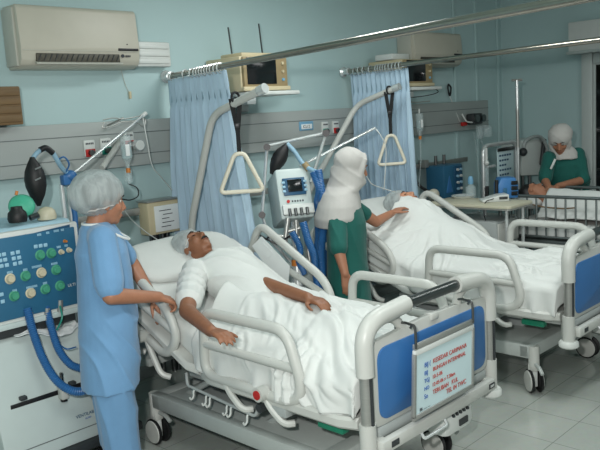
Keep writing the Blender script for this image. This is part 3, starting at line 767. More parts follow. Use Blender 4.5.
def hand(g, w, d, n, thumb, curl=.5, s=1.):
    """w wrist, d towards the fingers, n back of the hand, thumb = side the thumb leaves on (a direction)"""
    w = V(w); d = V(d).normalized(); n = (V(n) - d * V(n).dot(d)).normalized(); t = V(thumb); t = (t - d * t.dot(d) - n * t.dot(n)).normalized()
    for k, (o, pl, fl) in enumerate(((.030, .088, .070), (.010, .092, .080), (-.010, .088, .074), (-.029, .080, .058))):
        kn = w + (d * pl + t * o) * s
        g.cap(w + t * o * .55 * s, kn, .0135 * s, .0120 * s)
        p = kn; ang = curl * .5; r = .0098
        for j, f in enumerate((.46, .31, .23)):
            dd = d * math.cos(ang) - n * math.sin(ang) + t * o * 2.0
            q = p + dd.normalized() * fl * f * s; g.cap(p, q, r * s, (r - .0009) * s); p = q; ang += curl * .75; r -= .0008
    b = w + (d * .028 + t * .024) * s; m = b + (d * .026 + t * .030 - n * .012) * s; e = m + (d * .030 + t * .012 - n * .008) * s; e2 = e + (d * .024 + t * .002 - n * .006) * s
    g.cap(w + d * .012 * s, b, .017 * s, .015 * s); g.cap(b, m, .014 * s, .011 * s); g.cap(m, e, .011 * s, .0095 * s); g.cap(e, e2, .0095 * s, .008 * s)
def limb(g, *pts): g.chain([(V(p), r) for p, r in pts])
def bouffant(root, P, R, m='cap', back=-.03, up=.05, size=(.125, .112, .115), seed=0, tilt=0.):
    t = bmesh.new(); bmesh.ops.create_uvsphere(t, u_segments=48, v_segments=30, radius=1)
    Rt = R @ ry(tilt)
    for v in t.verts:
        p = v.co.copy(); a = math.atan2(p.y, p.x)
        puff = 1 + .05 * noise.noise(p * 2.2 + V((seed, 0, 0)))
        pin = max(0, -p.z - .35)
        q = V((p.x * size[0], p.y * size[1], p.z * size[2])) * puff
        q *= 1 + (.035 * math.sin(a * 17 + 2 * noise.noise(p * 3)) ) * (.35 + pin)
        q.x *= 1 - .25 * pin; q.y *= 1 - .25 * pin
        v.co = Rt @ q + P(back, 0, up)
    for v in [v for v in t.verts if v.co is not None]:
        pass
    g = G(); g.merge(t)
    c = g.done('surgical_cap', M[m], root, ang=180)
    ring = []
    for k in range(40):
        a = 2 * PI * k / 40
        ring.append(P(back, 0, up) + Rt @ V((math.cos(a) * size[0] * .74, math.sin(a) * size[1] * .74, -size[2] * .60 + .003 * math.sin(a * 13))))
    G().tube(ring, .004, 6, closed=True).done('elastic_band', M['hijab'], c)
    return c
def skinhair(root, P, R):
    G().ball(P(-.022, 0, .045), (.098, .0815, .088), R, 24, 16).done('hair', M['hair'], root)

# --- the capped man in blue scrubs beside the front bed
def person_doctor():
    D = 3.76
    F = (RT * .95 + DP * .32).normalized(); S = F.cross(Z)             # S = his right
    c_hips = U(110, 366, D); c_wa = U(108, 318, D); c_ch = U(107, 266, D); nk = U(95, 222, D); hd = U(104, 202, D)
    fl = V((c_hips.x, c_hips.y, 0))
    t = thing('person', fl, 'standing person in blue scrubs and white bouffant cap, hand on the bed rail', 'person')
    sR = nk + S * .165 - Z * .07 + F * .02; sL = nk - S * .15 - Z * .07 + F * .05
    eR = U(111, 296, 3.55); wR = U(159, 297, 3.77); eL = U(133, 266, 4.02); wL = U(152, 296, 4.0)
    g = G()
    P, R = head(g, hd, F * 1 + DP * .30 - Z * .20, Z, .96)
    limb(g, (hd - F * .02 - Z * .03, .05), (nk - Z * .02, .052), (c_ch + Z * .07, .10))
    g.sect([(c_hips, .115, .15, F, S), (c_wa, .105, .14, F, S), (c_ch, .11, .15, F, S), (c_ch + Z * .11, .09, .15, F, S)])
    limb(g, (sR, .055), (eR, .044), (wR, .029)); limb(g, (sL, .055), (eL, .042), (wL, .028))
    hd_dir = (U(175, 303, 3.87) - wR); hand(g, wR, hd_dir + RT * .02, Z * .9 + RT * .5, RT * -.2 - DP * -.9, 1.25, 1.05)
    hand(g, wL, U(160, 310, 4.0) - wL, Z * .8 + RT * .5, -DP, .7)
    for s in (-1, 1):
        h = c_hips + S * .085 * s - Z * .05; k = h - Z * .36 + F * .01; an = V((h.x, h.y, .09))
        limb(g, (h, .085), (k, .058), (an, .042)); limb(g, (an, .04), (an + F * .10 - Z * .045, .03))
    voxel(g, 'body', M['skin'], t, .0065, 5)
    skinhair(t, P, R); face_parts(t, P, R)
    bouffant(t, P, R, back=-.05, up=.044, size=(.140, .120, .118), seed=2, tilt=-.34)
    # scrub top
    g = G()
    c_hem = U(111, 384, D)
    g.sect([(c_hem, .148, .185, F, S), (c_hips + Z * .02, .148, .18, F, S), (c_wa, .148, .165, F, S), (c_ch - Z * .03 - F * .015, .138, .16, F, S), (c_ch + Z * .08 - F * .02, .132, .165, F, S), (nk - Z * .085 + F * .02, .115, .165, F, S), (nk - Z * .03 + F * .005, .085, .11, F, S), (nk + Z * .0, .062, .074, F, S)], 28)
    limb(g, (nk - Z * .055 + S * .05, .055), (sR, .072), (sR.lerp(eR, .75), .075)); limb(g, (nk - Z * .055 - S * .05, .055), (sL, .066), (sL.lerp(eL, .72), .064))
    g.cap(sR.lerp(eR, .75), sR.lerp(eR, .84), .075, .068)
    fa = pleats((RT * .75 + Z * .5), 26, .010, 3, 3)
    voxel(g, 'scrub_top', M['scrub'], t, .0075, 4, lambda p: fa(p) * min(1, max(.2, (1.28 - p.z) * 3)))
    # neckline
    def rad(d): return (.066 + .028 * min(1, d / .03) + .046 * max(0, d - .03) / .055, .078 + .038 * min(1, d / .03) + .052 * max(0, d - .03) / .055)
    ne = []
    for k in range(32):
        a = 2 * PI * k / 32; d = .004 + .10 * max(0, math.cos(a)) ** 1.6; A_, B_ = rad(d)
        ne.append(nk + F * (A_ * math.cos(a) + .006) + S * B_ * math.sin(a) - Z * d)
    ne_old = [nk + F * (.066 * math.cos(a) + .03 * max(0, math.cos(a))) + S * .078 * math.sin(a) - Z * (.004 + (.095 * max(0, math.cos(a)) ** 1.5)) + F * .008 for a in [2 * PI * k / 28 for k in range(28)]]
    G().tube(ne, .0065, 8, closed=True).done('neck_trim', M['trim'], t)
    # trousers and shoes
    g = G()
    g.sect([(c_hips - Z * .10, .125, .172, F, S), (c_hips + Z * .03, .13, .17, F, S)], 24)
    for s in (-1, 1):
        h = c_hips + S * .085 * s - Z * .08
        limb(g, (h, .105), (h - Z * .36 + F * .015, .095), (V((h.x, h.y, .09)) + F * .035, .088))
    fb_ = pleats(RT, 30, .008, 2, 9)
    voxel(g, 'scrub_trousers', M['scrub'], t, .009, 5, fb_)
    for s in (-1, 1):
        h = c_hips + S * .085 * s
        G().ball((h.x + F.x * .05, h.y + F.y * .05, .04), (.135, .05, .04), Matrix((F, -S, Z)).transposed()).done('shoe', M['white'], t)
    return t
person_doctor()

# --- the nurse with the long pale scarf between the beds
def person_nurse():
    D = 4.93
    F = (RT * 1.0 - DP * .10).normalized(); S = F.cross(Z)
    hd = U(353, 168, D); nk = U(343, 192, D); ch = U(346, 222, D); wa = U(347, 258, D); hp = U(349, 300, D); fl = V((hp.x, hp.y, 0))
    t = thing('person', fl, 'standing person in green uniform and long white headscarf between the two beds', 'person')
    sR = U(337, 220, 4.79); sL = nk - S * .14 - Z * .10 + F * .03
    eR = U(339, 251, 4.70); wR = U(345, 274, 4.68); eL = U(376, 222, 5.2); wL = U(392, 213, 5.38)
    g = G(); P, R = head(g, hd, F + DP * .50 - Z * .32, Z, .94)
    limb(g, (hd - F * .02 - Z * .03, .05), (nk, .055), (ch + Z * .06, .09))
    g.sect([(hp, .11, .15, F, S), (wa, .10, .13, F, S), (ch, .105, .145, F, S), (ch + Z * .1, .085, .14, F, S)])
    limb(g, (sR, .05), (eR, .040), (wR, .026)); limb(g, (sL, .05), (eL, .038), (wL, .026))
    hand(g, wR, U(347, 284, 4.69) - wR, -DP + RT * .3, RT, .45, .95); hand(g, wL, U(404, 206, 5.46) - wL, Z, -DP, .4, .95)
    for s in (-1, 1):
        h = hp + S * .08 * s; limb(g, (h, .085), (h - Z * .38, .058), (V((h.x, h.y, .09)), .04)); limb(g, (V((h.x, h.y, .08)), .038), (V((h.x, h.y, .04)) + F * .13, .032))
    voxel(g, 'body', M['skin'], t, .0065, 5); face_parts(t, P, R, .94)
    g = G()
    hem = V((hp.x, hp.y, .50))
    g.sect([(hem, .17, .215, F, S), (hp - Z * .05, .155, .20, F, S), (wa, .135, .17, F, S), (ch, .132, .178, F, S), (ch + Z * .1, .1, .165, F, S), (nk - Z * .05, .06, .09, F, S)], 26)
    limb(g, (nk - Z * .07 + S * .05, .05), (sR, .066), (sR.lerp(eR, .9), .060)); limb(g, (nk - Z * .07 - S * .05, .05), (sL, .06), (sL.lerp(eL, .55), .056))
    fa = pleats((RT * .9 + Z * .25), 30, .012, 2.5, 5)
    voxel(g, 'tunic', M['green'], t, .008, 4, fa)
    g = G()
    for s in (-1, 1):
        h = hp + S * .085 * s - Z * .1; limb(g, (h, .1), (h - Z * .36, .08), (V((h.x, h.y, .10)), .07))
    voxel(g, 'trousers', M['green'], t, .01, 4)
    for s in (-1, 1):
        h = hp + S * .085 * s
        G().ball((h.x + F.x * .05, h.y + F.y * .05, .035), (.125, .045, .035), Matrix((F, -S, Z)).transposed()).done('shoe', M['black'], t)
    # headscarf: close over the skull, falling to the shoulders and the upper back
    g = G()
    g.ball(P(-.034, 0, .036), (.114, .1, .102), R, 24, 16); g.ball(P(-.030, 0, -.04), (.10, .095, .12), R, 24, 16)
    g.tube([P(.058, math.cos(a) * .086, -.005 + math.sin(a) * .108) - (R @ V((.03 * abs(math.cos(a)), 0, 0))) for a in [2 * PI * k / 26 for k in range(26)]], .024, 10, closed=True)
    b = nk - F * .02
    g.sect([(b - Z * .22 - F * .02, .165, .21, F, S), (b - Z * .16 - F * .02, .165, .24, F, S), (b - Z * .08 - F * .01, .145, .215, F, S), (b + Z * .0, .125, .16, F, S), (hd - F * .05 - Z * .11, .13, .135, F, S), (hd - F * .04 - Z * .05, .12, .12, F, S), (hd - F * .04 + Z * .02, .105, .105, F, S)], 26)
    fb_ = pleats((RT * .8 + Z * .55), 30, .008, 3, 2)
    voxel(g, 'headscarf', M['hijab'], t, .007, 6, fb_)
    return t
person_nurse()

# --- the nurse bending over the cot
def person_back():
    D = 6.98
    F = (-X * .95 - Y * .42).normalized(); S = F.cross(Z)
    hd = U(560, 141, D - .08); nk = U(564, 152, D); ch = U(566, 175, D + .05); wa = U(570, 200, D + .1); hp = U(572, 222, D + .12); fl = V((hp.x, hp.y, 0))
    t = thing('person', fl, 'person in green uniform and white headscarf leaning over the cot', 'person')
    sR = U(549, 158, D - .02); sL = U(578, 154, D); eR = U(545, 180, 6.84); wR = U(549, 188, 6.68); eL = U(583, 180, 6.88); wL = U(558, 186, 6.70)
    g = G(); P, R = head(g, hd, F + RT * -.1 - Z * .62, Z, .95)
    limb(g, (hd - F * .03 - Z * .03, .052), (nk, .055), (ch + Z * .05, .09))
    g.sect([(hp, .11, .15, F, S), (wa, .10, .14, F, S), (ch, .105, .15, F, S), (ch + Z * .1 + F * .02, .085, .14, F, S)])
    limb(g, (sR, .05), (eR, .040), (wR, .028)); limb(g, (sL, .05), (eL, .040), (wL, .028))
    hand(g, wR, U(546, 191, 6.6) - wR, Z, -Y, .5, .95); hand(g, wL, U(547, 189, 6.64) - wL, Z, -DP, .5, .95)
    for s in (-1, 1):
        h = hp + S * .08 * s; limb(g, (h, .085), (h - Z * .36, .058), (V((h.x, h.y, .09)), .04)); limb(g, (V((h.x, h.y, .08)), .038), (V((h.x, h.y, .04)) + F * .13, .032))
    voxel(g, 'body', M['skin'], t, .007, 4); face_parts(t, P, R, .95, closed=True)
    g = G()
    hem = hp - Z * .22
    g.sect([(hem, .16, .205, F, S), (hp, .15, .195, F, S), (wa, .14, .19, F, S), (ch, .14, .20, F, S), (ch + Z * .1 + F * .02, .11, .185, F, S), (nk - Z * .03, .07, .10, F, S)], 26)
    limb(g, (nk - Z * .06 + S * .05, .05), (sR, .066), (sR.lerp(eR, .9), .066)); limb(g, (nk - Z * .06 - S * .05, .05), (sL, .066), (sL.lerp(eL, .95), .066))
    voxel(g, 'tunic', M['green'], t, .009, 4, pleats((RT * .7 + Z * .5), 30, .010, 3, 1))
    g = G()
    for s in (-1, 1):
        h = hp + S * .085 * s - Z * .1; limb(g, (h, .1), (h - Z * .34, .08), (V((h.x, h.y, .10)), .07))
    voxel(g, 'trousers', M['green'], t, .011, 4)
    for s in (-1, 1):
        h = hp + S * .085 * s
        G().ball((h.x + F.x * .05, h.y + F.y * .05, .035), (.125, .045, .035), Matrix((F, -S, Z)).transposed()).done('shoe', M['black'], t)
    g = G()
    g.ball(P(-.034, 0, .042), (.122, .112, .112), R, 24, 16); g.ball(P(-.05, 0, -.04), (.09, .095, .11), R, 24, 16)
    g.tube([P(.052, math.cos(a) * .083, -.008 + math.sin(a) * .108) - (R @ V((.03 * abs(math.cos(a)), 0, 0))) for a in [2 * PI * k / 26 for k in range(26)]], .022, 10, closed=True)
    g.sect([(nk - Z * .065 + F * .02, .105, .13, F, S), (nk - Z * .02 + F * .01, .10, .12, F, S), (nk + Z * .03, .09, .10, F, S), (hd - F * .05 - Z * .05, .08, .085, F, S)], 26)
    voxel(g, 'headscarf', M['hijab'], t, .008, 5, pleats((RT * .7 + Z * .6), 34, .008, 3, 2))
    G().box(U(553, 164, 6.80), (.10, .02, .008), rot=frame(DP * -1, Z + RT * .5), bev=.002).done('lanyard', M['white'], t)
    return t
person_back()

# --- the patients
def person_patient(cx, label, sheet_to_chin):
    pz = 0 if not sheet_to_chin else -.03; ca, sa = math.cos(ANG), math.sin(ANG)
    Up = V((0, ca, sa)); N = V((0, -sa, ca))
    hd = V((cx - .01, 3.49, 1.05)) if not sheet_to_chin else V((cx + .07, 3.40, 1.06)); nk = V((cx, 3.385, .985)) if not sheet_to_chin else V((cx + .05, 3.31, .96)); ch = V((cx, 3.20, .93 + pz)); ab = V((cx, 3.02, .84 + pz)); pv = V((cx, 2.84, .77 + pz))
    t = thing('person', (cx, 2.95, MT), label, 'person')
    g = G(); Fh = N + Up * .05 + X * (.12 if not sheet_to_chin else .2)
    P, R = head(g, hd, Fh, Up, .98)
    limb(g, (hd - Up * .04 - N * .02, .056), (nk, .06), (ch + Up * .1, .09))
    bel = .14 if sheet_to_chin else .115
    g.sect([(pv, .16, .10, X, N), (ab, .155, bel, X, N), (ch, .165, .115, X, N), (ch + Up * .11, .15, .09, X, N)])
    sN = ch + Up * .075 - X * (.20 if not sheet_to_chin else .17); sF = ch + Up * .10 + X * .17
    if not sheet_to_chin:
        eN = at(187, 311, 2, .86); wN = at(211, 331, 2, .845); eF = at(262, 283, 2, .90); wF = at(308, 298, 2, .89)
        hN = at(228, 336, 2, .85) - wN; hF = at(325, 303, 2, .885) - wF
    else:
        eN = V((cx - .2, 3.05, .80)); wN = V((cx - .14, 2.88, .77)); eF = V((cx + .2, 3.05, .80)); wF = V((cx + .14, 2.88, .77)); hN = V((.4, -.6, 0)); hF = V((-.4, -.6, 0))
    limb(g, (sN, .056), (eN, .042), (wN, .029)); limb(g, (sF, .056), (eF, .042), (wF, .029))
    hand(g, wN, hN, Z, X, .55); hand(g, wF, hF, Z, -X, .45)
    for s in (-1, 1):
        h = pv + X * .08 * s - Z * (.05 if sheet_to_chin else 0); k = V((h.x + s * .02, 2.44, .70 if sheet_to_chin else .725)); a_ = V((k.x, 2.14, .69))
        limb(g, (h, .07 if sheet_to_chin else .08), (k, .046), (a_, .033)); limb(g, (a_, .033), (a_ + V((s * .03, -.07, .03)), .026))
    voxel(g, 'body', M['skin_dark'] if not sheet_to_chin else M['skin_light'], t, .0065, 5)
    face_parts(t, P, R, .98, closed=True, moustache=not sheet_to_chin)
    skinhair(t, P, R)
    bouffant(t, P, R, back=-.035, up=.055, size=(.118, .106, .112), seed=5, tilt=-.45)
    g = G()
    g.sect([(pv - Y * .05, .19, .115, X, N), (pv, .19, .13, X, N), (ab, .185, bel + .025, X, N), (ch, .195, .135, X, N), (ch + Up * .10, .18, .11, X, N), (nk - Up * .03, .085, .075, X, N)], 28)
    limb(g, (nk - Up * .06 - X * .06, .06), (sN, .072), (sN.lerp(eN, .72), .072)); limb(g, (nk - Up * .06 + X * .06, .06), (sF, .076), (sF.lerp(eF, .50), .072))
    f1 = pleats((X * .75 + Y * .55 + Z * .2), 34, .015, 3.0, 4)
    voxel(g, 'gown', M['gown'], t, .007, 3, f1)
    return t
person_patient(2.66, 'patient lying in the front bed in white gown, bouffant cap and dark moustache', False)
person_patient(4.56, 'patient lying in the far bed under a sheet, only capped head showing', True)

# ------------------------------------------------------------------ ventilator at the left
vt = thing('ventilator', (1.68, 3.8, 0), 'large white ventilator with blue control panel and hoses at far left', 'ventilator')
yT, yB = 3.66, 3.50
G().prism([(1.40, yB, .14), (1.40, yT, .76), (1.40, 4.12, .78), (1.40, 4.12, .14)], (.535, 0, 0), .015).done('cabinet', M['body'], vt)
def vf(x, z, d=0.): return V((x, yB + (yT - yB) * (z - .14) / .62 - d, z))
G().box(vf(1.667, .205, .001), (.53, .004, .004), rot=rx(.0)).done('panel_seam', M['groove'], vt)
bar = G().prism([at(11, 406, 1, 3.57), at(86, 381, 1, 3.57), at(86, 386, 1, 3.57), at(11, 410, 1, 3.57)], (0, .02, 0), .001).done('mounting_bar', M['black'], vt)
bl = at(0, 413, 1, 3.57); 
for px, py in ((23, 398), (72, 383)): G().box(at(px, py, 1, 3.56), (.035, .03, .02), bev=.004).done('bar_clip', M['dark'], bar)
cl = G().box(at(63, 391, 1, 3.54), (.04, .05, .085), bev=.008).done('clamp', M['bedgrey'], bar)
c = at(63, 391, 1, 3.54)
G().cyl(c + Z * .04, c + Z * .10, .009).done('clamp_screw', M['darksteel'], cl)
G().cyl(c - Z * .03 - Y * .0, c - Z * .055, .018).done('clamp_knob', M['black'], cl)
xd = (at(88, 420, 1, 3.52) - at(72, 426, 1, 3.52)); 
text('VENTILAB', .024, M['ventblue2'], vt, vf(1.80, .265, .004), X, V((0, .26, 1)))
text('ULTRA', .012, M['inkblue'], vt, vf(1.85, .247, .004), X, V((0, .26, 1)))
# base with casters
G().box((1.77, 3.80, .115), (.80, .66, .05), bev=.012).done('base', M['dark'], vt)
for x in (1.43, 1.93):
    for y in (3.50, 4.08):
        k = G().box((x, y, .085), (.04, .05, .06), bev=.01).done('caster', M['white'], vt)
        G().lathe([(0, -.02), (.04, -.02), (.046, -.012), (.046, .012), (.04, .02), (0, .02)], (x, y, .046), X, 22).done('wheel', M['rubber'], k)
# control console
G().box((1.63, 3.86, 1.055), (.66, .46, .46), bev=.02).done('console', M['body'], vt)
G().box((1.63, 3.615, 1.065), (.665, .045, .485), bev=.012).done('console_frame', M['white'], vt)
yp = 3.585
cp = G().box((1.625, 3.592, 1.075), (.62, .02, .415), bev=.004).done('control_panel', M['ventblue'], vt); cp['label'] = 'blue control panel full of knobs'
def zp(zx, zy, y=None): return at(zx / 4.09, 200 + zy / 4.09, 1, yp if y is None else y)
def quad(a, name, m, d=.006): G().prism([zp(*q) for q in a], (0, d, 0), .001).done(name, M[m], cp)
quad([(-120, 190), (108, 140), (122, 255), (-100, 300)], 'keypad_panel', 'ventblue2'); quad([(120, 140), (285, 100), (297, 228), (132, 262)], 'display_panel', 'ventblue2')
quad([(133, 150), (262, 122), (263, 128), (134, 158)], 'display_window', 'black', .004)
quad([(32, 182), (70, 174), (73, 188), (35, 197)], 'small_display', 'black', .004); quad([(80, 172), (97, 168), (108, 250), (90, 254)], 'slider_column', 'ventblue', .004)
def knob(zx, zy, m, r=.021):
    c = zp(zx, zy); k = G().lathe([(0, 0), (r * 1.35, 0), (r * 1.3, .004), (r, .006), (r * .9, .024), (r * .75, .027), (0, .027)], c, -Y, 20).done('knob', M[m], cp)
    return k
for a in ((40, 322, 'knobbeige'), (103, 310, 'knobgreen'), (168, 297, 'knobbeige'), (228, 285, 'knobgreen'), (57, 392, 'knobgreen'), (124, 380, 'knobbeige'), (184, 364, 'knobgreen'), (244, 350, 'knobgreen'), (163, 225, 'knobgreen'), (208, 217, 'knobgreen')): knob(*a)
for a in ((248, 212, 'knobbeige', .011), (280, 204, 'knobbeige', .011), (263, 168, 'orange', .007)): knob(*a)
for zx, zy in ((145, 190), (165, 187), (185, 184), (-5, 226), (15, 222), (0, 248), (20, 244), (5, 270), (27, 266), (50, 218), (72, 213), (55, 239), (77, 235), (60, 261), (82, 256), (5, 386), (10, 415)):
    G().box(zp(zx, zy), (.021, .012, .019), bev=.003).done('key', M['key'], cp)
g = G()
for zx, zy, n in ((40, 296, 5), (103, 285, 4), (150, 272, 9), (222, 260, 6), (130, 355, 10), (184, 340, 4), (60, 370, 4), (160, 142, 4), (195, 134, 3), (230, 126, 5), (255, 122, 3), (240, 192, 4), (270, 186, 3)):
    q = zp(zx, zy, 3.581); tick(g, q.x, q.y, q.z, .006 * n, n)
g.done('lettering', M['key'], cp)
text('ULTI', .022, M['white'], cp, zp(278, 356, 3.580), X, Z)
quad([(-120, 300), (297, 232), (297, 234), (-120, 303)], 'panel_line', 'key', .002)
G().box((1.64, 3.61, .835), (.66, .06, .03), bev=.006).done('lower_lip', M['body'], vt)
# connectors and hoses under the console
G().box((1.66, 3.72, .80), (.5, .2, .06), bev=.01).done('connector_block', M['dark'], vt)
for px, py in ((30, 318), (47, 314), (60, 306)): G().cyl(at(px, py - 6, 1, 3.59), at(px, py + 6, 1, 3.59), .016).done('connector', M['steel'], vt)
def hose(name, pts, r, m, parent, rib=.0035, n=10):
    P_ = spline(pts, n); L = sum((b - a).length for a, b in zip(P_[:-1], P_[1:])); k = max(2, int(L / (.0105)))
    # resample evenly so that the corrugations are regular
    out = []; acc = 0; i = 0; step = L / (2 * k)
    for j in range(2 * k + 1):
        tgt = j * step
        while i < len(P_) - 2 and acc + (P_[i + 1] - P_[i]).length < tgt: acc += (P_[i + 1] - P_[i]).length; i += 1
        sl = (P_[i + 1] - P_[i]).length; out.append(P_[i].lerp(P_[i + 1], 0 if sl == 0 else min(1, (tgt - acc) / sl)))
    return G().tube(out, [r + (rib if j % 2 else 0) for j in range(len(out))], 12).done(name, M[m], parent)
hose('breathing_hose', [at(27, 308, 1, 3.58), at(34, 335, 1, 3.55), at(44, 361, 1, 3.50), at(57, 381, 1, 3.44), at(73, 391, 1, 3.40), at(87, 389, 1, 3.40), at(95, 377, 1, 3.42)], .019, 'hose', vt)
hose('breathing_hose', [at(46, 306, 1, 3.60), at(52, 330, 1, 3.57), at(59, 350, 1, 3.54), at(70, 364, 1, 3.50), at(82, 369, 1, 3.47), at(95, 377, 1, 3.42)], .018, 'hose', vt)
G().cyl(at(84, 369, 1, 3.465), at(97, 380, 1, 3.42), .022).done('hose_connector', M['greenpad'], vt)
G().tube(spline([at(60, 345, 1, 3.56), at(67, 349, 1, 3.5), at(76, 347, 1, 3.5)], 8), .004, 6).done('sensor_line', M['hose'], vt)
G().tube(spline([at(60, 306, 1, 3.56), at(62, 318, 1, 3.52), at(57, 330, 1, 3.54)], 8), .005, 6).done('sensor_line', M['teal'], vt)
o = G().grid(lambda u, v: V((1.56 + .36 * u, 3.60 - .03 * math.sin(u * 3) + .2 * v, .765 + .03 * (1 - v) * math.sin(u * 5 + 1) - .05 * max(0, .35 - v) + .022 * noise.noise(V((u * 6, v * 6, 1))))), 24, 20).done('bag', M['paper'], solid=.004); tag(o, 'crumpled white plastic sheet under the ventilator control panel', 'plastic bag')
# support post with test lung
pa = at(70, 200, 1, 4.0); pb_ = at(63, 200, 1, 4.0)
G().tube([(pa.x, 4.0, .14), (pa.x, 4.0, at(68, 182, 1, 4.0).z)], .014).done('support_post', M['chrome'], vt)
G().tube([(pb_.x, 4.0, .14), (pb_.x, 4.0, at(64, 184, 1, 4.0).z)], .014).done('support_post', M['chrome'], vt)
G().tube([at(72, 200, 1, 3.98), at(75, 215, 1, 3.98), at(76, 235, 1, 3.98)], .016).done('blue_line', M['hose'], vt)
pt = at(70, 176, 1, 3.9)
pj = G().ball(pt, (.04, .035, .035)).box(pt + V((-.03, 0, -.02)), (.05, .05, .06), bev=.01).done('joint_clamp', M['hose'], vt)
G().tube([at(66, 184, 1, 4.0), pt], .02).done('post_neck', M['hoselight'], pj)
G().tube([pt, at(145, 114, 1, 4.12)], .008, 8).done('support_arm', M['chrome'], vt)
G().cyl(at(141, 117, 1, 4.12), at(146, 113, 1, 4.12), .014).done('arm_tip', M['white'], vt)
g = hose('patient_tube', spline([at(33, 158, 1, 3.86), at(38, 152, 1, 3.86), at(45, 149, 1, 3.86), at(52, 152, 1, 3.86), at(57, 160, 1, 3.86), at(62, 168, 1, 3.88), at(68, 174, 1, 3.9)], 3), .012, 'hoselight', vt, .002)
G().tube(spline([at(40, 150, 1, 3.855), at(46, 148, 1, 3.855), at(53, 153, 1, 3.855)], 6), .0165, 12).done('tube_sleeve', M['black'], vt)
G().tube(spline([at(58, 160, 1, 3.86), at(64, 157, 1, 3.84), at(69, 164, 1, 3.85), at(66, 172, 1, 3.88)], 8), .005, 6).done('pressure_line', M['hose'], vt)
def bag(name, top, bot, r, m, parent, label=None):
    top = V(top); bot = V(bot); d = bot - top; L = d.length
    prof = [(.012, 0), (.016, .04 * L), (.55 * r, .14 * L), (.85 * r, .28 * L), (r, .45 * L), (.95 * r, .6 * L), (.7 * r, .78 * L), (.35 * r, .92 * L), (.01, L)]
    return G().lathe(prof, top, d, 24).done(name, M[m], parent)
bag('breathing_bag', at(32, 157, 1, 3.84), at(39, 206, 1, 3.84), .058, 'rubber', vt)
g = G()
for k in range(2): g.box(at(38, 168 + 11 * k, 1, 3.775), (.035, .003, .008), rot=ry(-.3))
g.done('bag_print', M['groove'], vt)
# things on top of the ventilator
o = G().grid(lambda u, v: V((1.34 + .60 * u, 3.60 + .5 * v, 1.318 + .006 * noise.noise(V((u * 9, v * 7, 0))) - (.035 * max(0, .1 - v) / .1))), 40, 30).done('tray_cloth', M['cloth'], solid=.008); tag(o, 'pale blue cloth spread on top of the ventilator', 'cloth')
mk = thing('green_mask', at(19, 216, 1, 3.75), 'round green rubber mask on top of the ventilator', 'mask')
G().lathe([(0, .0), (.03, .002), (.055, .015), (.068, .04), (.066, .055), (.05, .07), (.0, .075)], at(22, 210, 1, 3.80), V((-.3, -.7, .5)), 24).done('shell', M['maskgreen'], mk)
G().cyl(at(16, 195, 1, 3.8), at(17, 191, 1, 3.8), .008).done('port', M['orange'], mk)
o = G().lathe([(0, 0), (.045, 0), (.05, .02), (.045, .05), (.03, .065), (.028, .08), (0, .08)], at(18, 222, 1, 3.68), Z, 20).done('black_mask', M['rubber']); tag(o, 'black rubber mask in front of the green mask', 'mask')
o = G().lathe([(0, 0), (.05, 0), (.052, .02), (.045, .045), (.03, .06), (.0, .068)], at(47, 219, 1, 3.72), Z, 22).done('beige_mask', M['facem']); tag(o, 'beige rubber mask beside the hanging black bag', 'mask')
g = G().cyl(at(30, 218, 1, 3.66), at(38, 215, 1, 3.66), .016); o = g.done('tube_connector', M['darksteel']); tag(o, 'dark metal connector between the masks on the ventilator', 'connector')

# ------------------------------------------------------------------ drip bottles
def drip(c, label, h=.2, r=.033, chamber=True):
    c = V(c); t = thing('drip_bottle', c, label, 'drip bottle', 'drip bottles')
    G().lathe([(0, 0), (.012, .0), (.014, .03), (r * .9, .06), (r, .075), (r, h - .012), (r * .85, h), (0, h)], c, Z, 20).done('bottle', M['clear'], t)
    G().lathe([(0, .05), (r * .78, .062), (r * .9, .08), (r * .9, h * .7), (0, h * .7)], c, Z, 18).done('fluid', M['fluid'], t)
    G().cyl(c + Z * h, c + Z * (h + .04), .007).done('hanger', M['white'], t)
    G().box(c + V((-.012, -r * .95, h * .55)), (.03, .006, h * .35), bev=.002).done('label_strip', M['paper'], t)
    G().cyl(c - Z * .0, c - Z * .03, .014).done('spike', M['orange'], t)
    if chamber: G().cyl(c - Z * .035, c - Z * .10, .013).done('drip_chamber', M['clear'], t)
    return t
bt = at(128, 168, 1, 4.12)
drip(bt, 'clear drip bottle hanging above the capped man', .21, .036)
o = G().cyl(at(128, 170, 1, 4.14), at(129, 182, 1, 4.14), .027).done('suction_jar', M['clear']); tag(o, 'small clear jar below the drip bottle on the wall', 'jar')
hk = thing('drip_hanger', at(124, 120, 1, 4.14), 'wire hooks holding the drip bottle beside the silver arm', 'hook')
hp_ = at(124, 120, 1, 4.13)
G().tube(spline([at(104, 122, 1, 4.13), at(103, 128, 1, 4.13), at(112, 126, 1, 4.13), at(122, 122, 1, 4.13), at(134, 122, 1, 4.13), at(144, 126, 1, 4.13), at(145, 119, 1, 4.13), at(138, 120, 1, 4.13)], 8), .004, 6).tube(spline([at(103, 120, 1, 4.13), at(113, 118, 1, 4.13), at(124, 119, 1, 4.13), at(140, 116, 1, 4.13)], 8), .004, 6).done('wire', M['steel'], hk)
G().tube([at(123, 118, 1, 4.14), (at(123, 118, 1, 4.14).x, WY - .05, 1.80)], .007, 6).done('wall_arm', M['steel'], hk)
G().tube([at(102, 168, 1, 4.2), at(122, 139, 1, 4.33)], .020, 10).done('bracket_arm', M['bedgrey'], hk)
dt = G().tube(spline([at(129, 184, 1, 4.12), at(137, 188, 1, 4.1), at(138, 196, 1, 4.1), at(130, 200, 1, 4.1), at(122, 199, 1, 4.1)], 8), .0045, 6).done('drip_tube', M['dark']); tag(dt, 'dark thin tube curling from the jar beside the man\'s face', 'tube')
